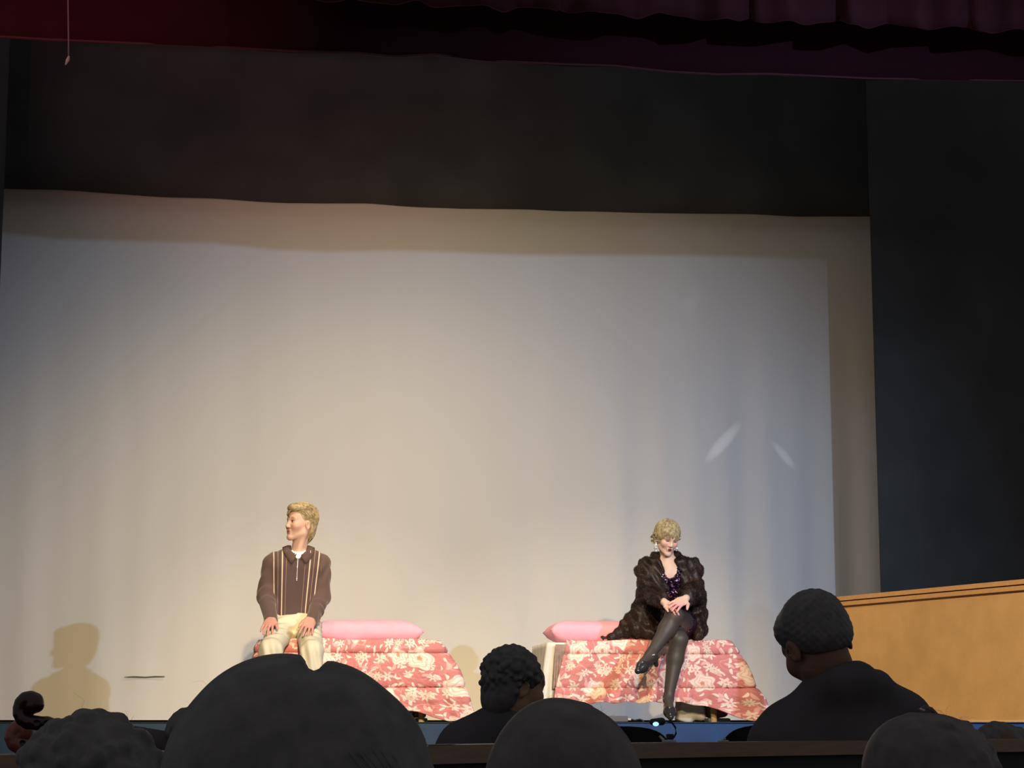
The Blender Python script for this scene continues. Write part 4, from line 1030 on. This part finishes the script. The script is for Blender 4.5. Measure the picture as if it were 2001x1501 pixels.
# ------------------------------------------------------------------ audience and musicians in front of the stage
M_dark = mat('black_cloth', (0.10, 0.088, 0.092), 0.9, 0.15, noise=0.1, nscale=10)
M_dskin = attr_mat('dim_skin', 0.55, 0.3)
M_hblack = hair_mat('black_hair', (0.10, 0.088, 0.087), (0.155, 0.136, 0.132), 0.5, 50)
M_hbrown = hair_mat('very_dark_brown_hair', (0.098, 0.08, 0.077), (0.15, 0.124, 0.116), 0.5, 40)
def sitting(s, neck, seat_z, w=0.165, lean=0.0, floor=0.0):
    """torso, thighs and shins of someone who sits and faces the stage (+y)"""
    s.frame(); n = np.asarray(neck, float)
    hip = np.array((n[0], n[1]-0.04-lean, seat_z+0.11))
    s.cone(n, n+np.array((0, 0, -0.06)), 0.058, 0.062, k=0.04)
    for x in (-1, 1):
        sh = n+np.array((x*w, 0, -0.11)); s.cone(n+np.array((x*0.03, 0, -0.07)), sh, 0.062, 0.066, k=0.05)
        s.chain([sh, sh+np.array((x*0.015, 0.03, -0.27)), sh+np.array((-x*0.04, 0.18, -0.36))], [0.062, 0.05, 0.038], k=0.03)
        s.cone(n+np.array((x*0.09, 0, -0.16)), hip+np.array((x*0.08, 0, 0)), 0.105, 0.115, k=0.06)
        kn = np.array((n[0]+x*0.11, n[1]+0.30, seat_z+0.06)); s.chain([hip+np.array((x*0.09, 0, -0.02)), kn, np.array((kn[0], kn[1]-0.03, floor+0.05))], [0.09, 0.065, 0.05], k=0.03)
        s.cone((kn[0], kn[1]-0.03, floor+0.04), (kn[0]+x*0.02, kn[1]+0.14, floor+0.035), 0.04, 0.033, k=0.03)
def someone(label, hc, HR, HS, neck, seat_z, top_mat, skin, w=0.165, vox=0.008, vt=0.013, lean=0.0, extra=None):
    e = empty('person', (neck[0], neck[1], 0.0), label, 'person')
    b = Solid(); b.frame(hc, HR, HS); head_solid(b); b.frame()
    n = np.asarray(neck, float); b.cone(np.asarray(hc)+HR@np.array((0, 0.02, -0.05))*HS, n+np.array((0, 0, -0.04)), 0.052, 0.056, k=0.03)
    b.cone(n+np.array((0, 0, -0.05)), n+np.array((0, -0.02, -0.40)), 0.055, 0.09, k=0.05)
    me = b.mesh('body', vox); paint(me, skin, []); link('body', me, M_dskin, e)
    s = Solid(); sitting(s, n+np.array((0, 0, -0.035)), seat_z, w, lean)
    if extra: extra(s)
    link('clothes', s.mesh('clothes', vt), top_mat, e)
    return e
def flyaways(n, c, r, ok, length, rad, gen, wild=0.8):
    sh = Shape()
    for p in ell_pts(n, c, r, ok, gen):
        p = np.array(p); nrm = (p-np.asarray(c)); nrm /= np.linalg.norm(nrm); d = nrm*0.5+np.array((0, 0, -0.4))+gen.normal(0, wild, 3); d[1] *= 0.3
        pts = [p-nrm*0.002]; L = length*gen.uniform(0.5, 1.3)
        for k in range(8):
            d = d/np.linalg.norm(d)+gen.normal(0, 0.35, 3)*np.array((1, 0.3, 1))-nrm*0.06; pts.append(pts[-1]+d/np.linalg.norm(d)*L/8)
        sh.tube(pts, np.linspace(rad, rad*0.5, len(pts)), 4)
    return sh
AWAY = rot('Z', 180)
BROWN_SKIN = (0.16, 0.085, 0.055)

# A: long straight dark hair with a centre parting, right in front of the camera
def front_head():
    Y = 1.72; c0 = P(582, 1545, Y)
    e = someone('viewer with long dark centre-parted hair, largest silhouette in the foreground', c0+np.array((0, 0.0, -0.03)), AWAY, 0.88, c0+np.array((0, -0.01, -0.15)), 0.45-0.06, M_dark, BROWN_SKIN, vox=0.007)
    g = np.random.default_rng(21); mm = 1/2349.0
    h = Solid()
    h.ball(P(541, 1518, Y), (190*mm, 0.105, 213*mm), k=0.008); h.ball(P(640, 1541, Y), (166*mm, 0.105, 219*mm), k=0.008)
    h.cone(P(570, 1510, Y), P(590, 1900, Y), 0.08, 0.09, k=0.05); h.cone(P(613, 1299, Y-0.14), P(613, 1299, Y+0.14), 0.0055, k=0.012, op='s')
    for x0, y0, x1, y1 in ((424, 1500, 340, 1800), (742, 1480, 830, 1800)): h.cone(P(x0, y0, Y), P(x1, y1, Y), 0.034, 0.05, k=0.03)
    ho = link('hair', h.mesh('hair', 0.0045), M_hblack, e)
    cA = P(541, 1518, Y); rA = (190*mm, 0.105, 213*mm); cB = P(640, 1541, Y); rB = (166*mm, 0.105, 219*mm)
    stA = ell_pts(420, cA, rA, lambda p: p[2] > cA[2]-0.02 and p[0] < cA[0]+0.02 and p[1] < cA[1]+0.05, g)
    locks(stA, lambda p: (-0.8+(p[0]-cA[0])*4, 0, -1.0), cA, rA, 7, 0.016, 0.0022, 0.012, None, (0, 0, 0), 1, 0.08, 0.6, g).build('locks', M_hblack, ho, True)
    stB = ell_pts(420, cB, rB, lambda p: p[2] > cB[2]-0.02 and p[0] > cB[0]-0.005 and p[1] < cB[1]+0.05, g)
    locks(stB, lambda p: (0.8+(p[0]-cB[0])*4, 0, -1.0), cB, rB, 7, 0.016, 0.0022, 0.012, None, (0, 0, 0), 1, 0.08, 0.6, g).build('locks', M_hblack, ho, True)
    fl = flyaways(18, cA, np.array(rA)*1.0, lambda p: p[0] < cA[0]-0.03 and p[2] > cA[2]+0.01 and abs(p[1]-cA[1]) < 0.05, 0.030, 0.00007, g, 0.9)
    fl.build('stray_hairs', M_hblack, ho, True)
    fl = flyaways(60, cB, np.array(rB)*1.0, lambda p: p[2] > cB[2]+0.02 and abs(p[1]-cB[1]) < 0.05 and p[0] > cB[0], 0.02, 0.00010, g, 0.5)
    fl.build('stray_hairs', M_hblack, ho, True)
front_head()

# B: short twisted curls at the lower left
def twist_head():
    Y = 2.5; mm = 1/1616.0; c = P(175, 1575, Y); r = np.array((146*mm, 0.10, 168*mm))
    e = someone('viewer with short bumpy twisted black curls at the lower left', c+np.array((0, 0.01, -0.03)), AWAY, 0.95, c+np.array((0, -0.01, -0.17)), 0.37, M_dark, BROWN_SKIN, vox=0.008)
    h = Solid(); h.ball(c, r, k=0.01); h.ball(c+np.array((0, -0.01, -0.05)), r*np.array((1.02, 1, 0.9)), k=0.03)
    g = np.random.default_rng(4)
    for a in range(11):
        az = math.radians(-90+a*18)
        for k in range(9):
            el = math.radians(-20+k*23+g.normal(0, 3)); v = np.array((math.sin(az)*math.cos(el-math.pi/2+1.2)*1.0, 0, 0))
    for k in range(260):
        v = g.normal(0, 1, 3); v /= np.linalg.norm(v)
        if v[2] < -0.2: continue
        h.ball(c+v*r*0.985, g.uniform(0.008, 0.0125), k=0.006)
    ho = link('hair', h.mesh('hair', 0.004), M_hblack, e)
    flyaways(50, c, r*1.02, lambda p: p[2] > c[2]+0.02 and abs(p[1]-c[1]) < 0.06 and p[0] > c[0]-0.03, 0.030, 0.00014, g, 0.6).build('stray_hairs', M_hblack, ho, True)
twist_head()

# E: smooth dark hair, lower centre
def smooth_head():
    Y = 2.42; mm = 1/1670.0; c = P(1102, 1545, Y); r = np.array((136*mm, 0.10, 165*mm))
    e = someone('viewer with smooth dark hair in front of the curly-haired musician', c+np.array((0, 0.01, -0.03)), AWAY, 0.95, c+np.array((0, -0.01, -0.17)), 0.37, M_dark, BROWN_SKIN, vox=0.008)
    h = Solid(); h.ball(c, r, k=0.01); h.ball(P(1070, 1494, Y), (70*mm, 0.08, 108*mm), k=0.03); h.cone(c, c+np.array((0, -0.02, -0.2)), 0.08, 0.075, k=0.05)
    ho = link('hair', h.mesh('hair', 0.0045), M_hbrown, e); g = np.random.default_rng(6)
    st = ell_pts(420, c, r, lambda p: p[2] > c[2]-0.01 and p[1] < c[1]+0.05, g)
    locks(st, lambda p: ((p[0]-c[0])*8, -0.3, -1.0), c, r, 6, 0.016, 0.0022, 0.012, None, (0, 0, 0), 1, 0.10, 0.6, g).build('locks', M_hbrown, ho, True)
    flyaways(80, c, r*1.01, lambda p: p[2] > c[2]+0.03 and abs(p[1]-c[1]) < 0.06, 0.022, 0.00014, g, 0.5).build('stray_hairs', M_hbrown, ho, True)
    sh = Shape()
    for k in range(5):
        o = np.array((0.0006*k, 0.002*k, -0.0008*k))
        sh.tube([P(1128, 1370, Y)+o, P(1145, 1374, Y)+o, P(1157, 1380, Y)+o, P(1163, 1390, Y)+o, P(1163, 1400, Y)+o], [0.0006]*5, 5)
    sh.build('loose_lock', M_hbrown, ho, True)
smooth_head()

# G: frizzy dark hair at the lower right
def frizzy_head():
    Y = 3.1; mm = 1/1303.0; c = P(1826, 1552, Y); r = np.array((136*mm, 0.11, 158*mm))
    e = someone('viewer with frizzy dark hair at the lower right corner', c+np.array((0, 0.01, -0.03)), AWAY, 0.95, c+np.array((0, -0.01, -0.17)), 0.37, M_dark, BROWN_SKIN, vox=0.008)
    h = Solid(); h.ball(c, r, k=0.01); h.ball(P(1770, 1490, Y), (75*mm, 0.08, 85*mm), k=0.03); h.cone(c, c+np.array((0, -0.02, -0.2)), 0.08, 0.085, k=0.05)
    g = np.random.default_rng(9)
    for k in range(90):
        v = g.normal(0, 1, 3); v /= np.linalg.norm(v)
        if v[2] > -0.1: h.ball(c+v*r*0.98, g.uniform(0.006, 0.010), k=0.008)
    ho = link('hair', h.mesh('hair', 0.0045), M_hbrown, e)
    flyaways(90, c, r*1.01, lambda p: p[2] > c[2]+0.02 and abs(p[1]-c[1]) < 0.06, 0.026, 0.00016, g, 0.8).build('stray_hairs', M_hbrown, ho, True)
    sh = Shape()
    for k in range(3): sh.tube([P(1794+k*3, 1388+k*2, Y), P(1806+k*2, 1380+k*2, Y), P(1820, 1384+k*2, Y), P(1832, 1396+k, Y), P(1846, 1405, Y)], [0.0009, 0.0016, 0.002, 0.0018, 0.001], 6)
    sh.build('raised_curl', M_hbrown, ho, True)
    q = Solid(); q.cone(P(1799, 1386, Y), P(1806, 1388, Y), 0.0022, 0.0018, k=0.001); link('hair_clip', q.mesh('hair_clip', 0.0008), mat('pale_clip', (0.6, 0.5, 0.45), 0.3), e)
frizzy_head()

# D: curly-haired musician in the pit
def curly_musician():
    Y = 6.3; hc = P(1006, 1346, Y); HR = rot('Z', 112)@rot('X', 12)
    n = P(988, 1398, Y)
    def arms(s): s.cone(P(985, 1420, Y), P(905, 1452, Y), 0.075, 0.07, k=0.06)
    e = someone('musician with dark curly hair in the pit between the two beds', hc, HR, 0.92, n+np.array((0, 0, 0.0)), 0.48, M_dark, (0.42, 0.24, 0.15), w=0.15, vox=0.005, extra=arms)
    h = Solid(); h.frame(hc, HR, 0.92)
    h.ball((0, 0.022, 0.045), (0.088, 0.100, 0.092), k=0.02); h.ball((0, 0.05, -0.03), (0.078, 0.06, 0.085), k=0.03)
    h.ball((0, -0.09, -0.02), (0.072, 0.075, 0.075), k=0.012, op='s'); h.ball((0, -0.03, -0.09), (0.12, 0.075, 0.06), k=0.012, op='s')
    for x in (-1, 1): h.ball((x*0.09, -0.005, -0.022), (0.035, 0.030, 0.040), k=0.01, op='s')
    g = np.random.default_rng(12)
    h.frame()
    for k in range(420):
        v = g.normal(0, 1, 3); v /= np.linalg.norm(v); p = np.array((0, 0.025, 0.035))+v*np.array((0.089, 0.10, 0.096))*g.uniform(0.96, 1.04)
        if p[1] < -0.060 or p[2] < -0.08 or (p[2] < 0.03 and p[1] < 0.03): continue
        h.ball(hc+HR@(p*0.92), g.uniform(0.005, 0.011), k=0.005)
    ho = link('hair', h.mesh('hair', 0.0045), M_hblack, e)
    cl = Shape()
    for k in range(170):
        v = g.normal(0, 1, 3); v /= np.linalg.norm(v); v[2] = abs(v[2])*1.0-0.2; p = hc+np.array((-0.004, 0, 0.03))+v*np.array((0.083, 0.09, 0.085)); r_ = g.uniform(0.008, 0.013); a0 = g.uniform(0, 6)
        cl.tube([p+np.array((math.cos(a0+t)*r_, 0.004*t, math.sin(a0+t)*r_)) for t in np.linspace(0, g.uniform(2.2, 4.2), 9)], g.uniform(0.0010, 0.0022), 5)
    cl.build('curls', M_hblack, ho, True)
curly_musician()

# F: short-haired man in a hooded top, head bowed
def hooded_musician():
    Y = 5.4; hc = P(1598, 1262, Y); HR = rot('Y', -13)@rot('Z', 194)@rot('X', 22)
    n = P(1632, 1330, Y)
    def hood(s):
        s.chain([P(1605, 1345, Y-0.05), P(1640, 1336, Y-0.09), P(1675, 1330, Y-0.09), P(1712, 1338, Y-0.05)], [0.03, 0.04, 0.045, 0.035], k=0.03)
        s.cone(P(1710, 1350, Y), P(1768, 1400, Y), 0.05, 0.055, k=0.05); s.cone(P(1770, 1400, Y), P(1850, 1480, Y+0.05), 0.055, 0.05, k=0.05)
        s.cone(P(1590, 1370, Y), P(1545, 1420, Y), 0.045, 0.06, k=0.05); s.cone(P(1545, 1420, Y), P(1530, 1500, Y), 0.06, 0.07, k=0.05)
        s.cone(P(1640, 1390, Y), P(1650, 1500, Y), 0.11, 0.13, k=0.05)
    e = someone('short-haired musician in a dark hooded top with bowed head at right', hc, HR, 1.10, n+np.array((0, 0, -0.02)), 0.60, M_dark, (0.24, 0.12, 0.08), w=0.17, vox=0.006, vt=0.011, extra=hood)
    h = Solid(); h.frame(hc, HR, 1.10)
    h.ball((0, 0.022, 0.048), (0.080, 0.096, 0.084), k=0.02); h.ball((0, 0.055, 0.0), (0.068, 0.05, 0.055), k=0.03)
    h.ball((0, -0.100, 0.00), (0.075, 0.060, 0.072), k=0.012, op='s'); h.ball((0, -0.02, -0.075), (0.12, 0.10, 0.055), k=0.012, op='s')
    for x in (-1, 1): h.ball((x*0.09, 0.0, -0.012), (0.030, 0.030, 0.040), k=0.01, op='s')
    h.ball((0, -0.040, 0.070), (0.068, 0.05, 0.05), k=0.03)
    ho = link('hair', h.mesh('hair', 0.005, lambda X: 0.0015*np.sin(X[:, 0]*300)*np.sin(X[:, 2]*310)), M_hblack, e)
hooded_musician()

# C and H: musicians almost hidden low in the pit
def far_head(label, px, py, Y, rx, bumps, seat, lowshoulder=None):
    hc = P(px, py, Y)
    def sh_(s):
        if lowshoulder: s.cone(P(*lowshoulder[0], Y), P(*lowshoulder[1], Y), 0.05, 0.05, k=0.03)
    e = someone(label, hc+np.array((0, 0, -0.03)), AWAY, 0.88, hc+np.array((0, 0, -0.17)), seat, M_dark, BROWN_SKIN, w=0.15, vox=0.009, extra=sh_)
    h = Solid(); h.ball(hc, (rx, 0.09, rx*1.05), k=0.01); h.cone(hc, hc+np.array((0, 0, -0.10)), rx*0.95, rx*0.8, k=0.03)
    for x, y, r_ in bumps: h.ball(P(x, y, Y), r_, k=0.02)
    link('hair', h.mesh('hair', 0.006, lambda X: 0.002*np.sin(X[:, 0]*180)*np.sin(X[:, 2]*170)), M_hblack, e)
far_head('musician with dark round hair half hidden beside the largest silhouette', 376, 1436, 6.3, 0.077, (), 0.30, ((262, 1452), (322, 1462)))
far_head('musician with dark bunched hair low in the pit at the right edge', 1950, 1466, 6.2, 0.080, ((1988, 1442, 0.034),), 0.25)

# ------------------------------------------------------------------ instruments and pit furniture
M_var = mat('dark_varnish', (0.050, 0.016, 0.014), 0.25, 0.6, noise=0.2, nscale=15)
M_var2 = mat('red_brown_varnish', (0.26, 0.075, 0.040), 0.25, 0.6, noise=0.3, nscale=18)
M_ebony = mat('ebony', (0.02, 0.018, 0.018), 0.35, 0.5)
M_str = mat('steel', (0.6, 0.6, 0.6), 0.3, metal=0.8)
def cello(label, m, Y, pts_px, rad_px, flat, neck_to, foot, pegs):
    """scroll as a rolled tube through points of the photograph, then pegbox, neck, body and end pin"""
    mm = 1/(F_PX/(Y*1.0)); pts = [P(x, y, Y) for x, y in pts_px]
    e = empty('cello', foot, label, 'cello')
    s = Solid()
    for i in range(len(pts)-1):
        for oy, k_ in ((-flat, 0.92), (0, 1.0), (flat, 0.92)):
            o = np.array((0, oy, 0)); s.cone(pts[i]+o, pts[i+1]+o, rad_px[i]*mm*k_, rad_px[i+1]*mm*k_, k=0.004)
    link('scroll', s.mesh('scroll', 0.0022), m, e)
    a = pts[-1]; b = np.asarray(neck_to); d = (b-a)/np.linalg.norm(b-a)
    q = Solid(); q.cone(a, b, 0.016, 0.018, k=0.01); link('neck', q.mesh('neck', 0.006), m, e)
    n_ = np.cross(d, (0, 1, 0)); n_ /= np.linalg.norm(n_)
    Shape().tube([a+d*0.05+n_*0.02, b+n_*0.028+d*0.18], 0.016, 8, 0.4).build('fingerboard', M_ebony, e, True)
    q = Solid(); sd = np.cross(d, n_)
    R = np.stack([sd, n_, d], 1)
    q.ball(b+d*0.16, (0.17, 0.05, 0.18), k=0.06, R=R); q.ball(b+d*0.52, (0.21, 0.055, 0.20), k=0.06, R=R)
    for x in (-1, 1): q.ball(b+d*0.33+sd*x*0.22, (0.07, 0.10, 0.10), k=0.03, op='s', R=R)
    link('sound_box', q.mesh('sound_box', 0.012), m, e)
    Shape().tube([b+d*0.68, foot], 0.006, 8).build('end_pin', M_str, e, True)
    for px, py, dy in pegs:
        c = P(px, py, Y); Shape().tube([c+np.array((0, -0.045, 0)), c+np.array((0, 0.045, 0))], [0.007, 0.005], 8).build('peg', M_ebony, e, True)
sp_px = [(60, 1377), (67, 1373), (72, 1377), (69, 1384), (60, 1387), (52, 1381), (52, 1372), (60, 1364), (70, 1364), (77, 1371), (77, 1380), (70, 1388)]
sp_px = [(64, 1378), (70, 1377), (69, 1370), (60, 1366), (50, 1367), (42, 1374), (38, 1384), (38, 1395), (44, 1405), (55, 1411), (72, 1413), (92, 1413), (112, 1418)]
sp_r = [17, 15, 15, 14.5, 13.5, 12.5, 11.5, 11.5, 12.5, 13.5, 13, 12, 12]
Y = 4.3
cello('dark varnished cello scroll rising at the lower left beside twisted curls', M_var, Y, sp_px, sp_r, 0.010, P(230, 1560, Y+0.1), np.array((P(420, 1500, Y)[0], Y+0.35, 0.0)), ((76, 1413, 0), (95, 1414, 0)))
Y = 4.75
d_px = [(40, 1436), (48, 1434), (48, 1426), (38, 1422), (28, 1428), (25, 1440), (31, 1452), (44, 1458), (60, 1462)]
cello('red-brown cello scroll partly behind the dark scroll at far left', M_var2, Y, d_px, [15, 15, 16, 16, 15, 15, 16, 17, 14], 0.010, P(110, 1600, Y+0.1), np.array((P(170, 1500, Y)[0], Y+0.35, 0.0)), ((48, 1452, 0),))

M_stand = mat('black_stand_metal', (0.040, 0.040, 0.045), 0.5, 0.4)
def music_stand(label, px, py_top, Y, w=0.46, hgt=0.33):
    top = P(px, py_top, Y); e = empty('music_stand', (top[0], Y, 0.0), label, 'music stand')
    n = 48; out = []
    for i in range(n):
        t = 2*math.pi*i/n; c_, s_ = math.cos(t), math.sin(t)
        x = math.copysign(abs(c_)**0.45, c_)*w/2*(1-0.10*(1-s_)/2); z = math.copysign(abs(s_)**0.6, s_)*hgt/2
        out.append((x, z))
    V = []
    for th in (-0.004, 0.004):
        for x, z in out: V.append((top[0]+x, Y-(z)*0.42+th, top[2]-hgt/2*0.9+z*0.9))
    sh = Shape(); sh.add(V, np.array([(i, (i+1) % n, n+(i+1) % n, n+i) for i in range(n)]))
    sh.F.setdefault(n, []).append(np.array([list(range(n))[::-1], list(range(n, 2*n))]))
    sh.build('desk', M_stand, e)
    zc = top[2]-hgt*0.5
    Shape().tube([(top[0], Y, 0.06), (top[0], Y, zc)], [0.014, 0.010], 10).build('pole', M_stand, e, True)
    for a in (90, 210, 330):
        t = math.radians(a); Shape().tube([(top[0], Y, 0.16), (top[0]+0.25*math.cos(t), Y+0.25*math.sin(t), 0.008)], 0.008, 8).build('leg', M_stand, e, True)
    Shape().box((top[0], Y-0.085, top[2]-hgt*0.92), (w*0.45, 0.03, 0.006)).build('ledge', M_stand, e)
    return e
music_stand('black music stand with a clip lamp in front of the woman\'s bed', 1158, 1419, 5.85)
music_stand('black music stand just left of the hooded musician', 1537, 1416, 6.2)
# clip-on stand lamp
Y = 5.8
e = empty('stand_lamp', P(1283, 1420, Y), 'small clip-on lamp with a glowing blue-white diode', 'lamp')
q = Solid(); q.cone(P(1275, 1411, Y), P(1293, 1410, Y), 0.009, 0.011, k=0.005); link('housing', q.mesh('housing', 0.002), M_stand, e)
M_led = mat('lit_diode', (0.3, 0.6, 0.9), 0.3, emit=(0.25, 0.66, 1.0), estr=2.2)
q = Solid(); q.ball(P(1281.5, 1415, Y-0.008), (0.0085, 0.007, 0.0060), k=0.002); link('diode', q.mesh('diode', 0.0015), M_led, e)
pts = [P(x, y, Y) for x, y in ((1290, 1411), (1302, 1409), (1313, 1412), (1320, 1422), (1321, 1433), (1317, 1441), (1309, 1442), (1308, 1437))]
Shape().tube(pts, 0.0028, 8).build('gooseneck', M_stand, e, True)
Shape().box(P(1309, 1440, Y), (0.010, 0.008, 0.008), bev=0.002).build('clip', M_stand, e)
# small pale clips on the pit rail
M_clip = mat('pale_grey_plastic', (0.42, 0.42, 0.44), 0.4)
def on_rail(x):
    i = int(np.argmin([abs(((np.array((*p, RZ))-CAM)@_rt)/((np.array((*p, RZ))-CAM)@_fw)*F_PX+1000.5-x) for p in rp])); return np.array((*(rp[i]+Nn[i]*0.05), RZ))
c = on_rail(1330)
e = empty('spring_clip', c, 'pale spring clip lying on the pit rail below the lamp', 'clip')
Shape().box(c+np.array((0.004, -0.02, 0.003)), (0.014, 0.010, 0.003), rot('Z', -35), bev=0.001).build('jaw', M_clip, e)
Shape().tube([c+np.array((-0.006, -0.01, 0.005)), c+np.array((-0.014, 0.0, 0.014))], 0.003, 6).build('lever', M_clip, e, True)
c = on_rail(1475)
e = empty('spring_clip', c, 'pale spring clip lying on the pit rail beside the hooded musician', 'clip')
Shape().box(c+np.array((0, 0, 0.002)), (0.011, 0.010, 0.002), bev=0.001).build('jaw', M_clip, e)
Shape().tube([c+np.array((-0.003, 0, 0.003)), c+np.array((0.002, 0, 0.009)), c+np.array((0.005, 0, 0.006))], 0.0025, 6).build('lever', M_clip, e, True)
# small grey box with a cable on the stage edge
Y = YS+0.10
a, b = P(1170, 1403, Y), P(1224, 1403, Y)
e = empty('stage_box', ((a[0]+b[0])/2, Y, STAGE), 'low grey connection box on the stage edge in front of the woman\'s bed', 'box')
Shape().box(((a[0]+b[0])/2, Y, STAGE+0.016), ((b[0]-a[0])/2, 0.05, 0.015), bev=0.004).build('case', mat('grey_metal_case', (0.16, 0.16, 0.18), 0.5), e)
pl = Shape().tube([P(1225, 1406, Y-0.03), P(1233, 1406, Y-0.03)], 0.006, 8).build('plug', mat('white_plug', (0.8, 0.78, 0.75), 0.4), e, True)
Shape().tube([P(x, y, Y-0.03) for x, y in ((1232, 1406), (1240, 1408), (1250, 1406), (1256, 1408), (1258, 1411))], 0.0045, 6).build('cable', M_ebony, e, True)

for o in bpy.data.objects:
    if o.type == 'MESH' and o.name.split('.')[0] in ('locks', 'stray_hairs', 'curls', 'fringe', 'loose_lock', 'raised_curl'): o['kind'] = 'stuff'
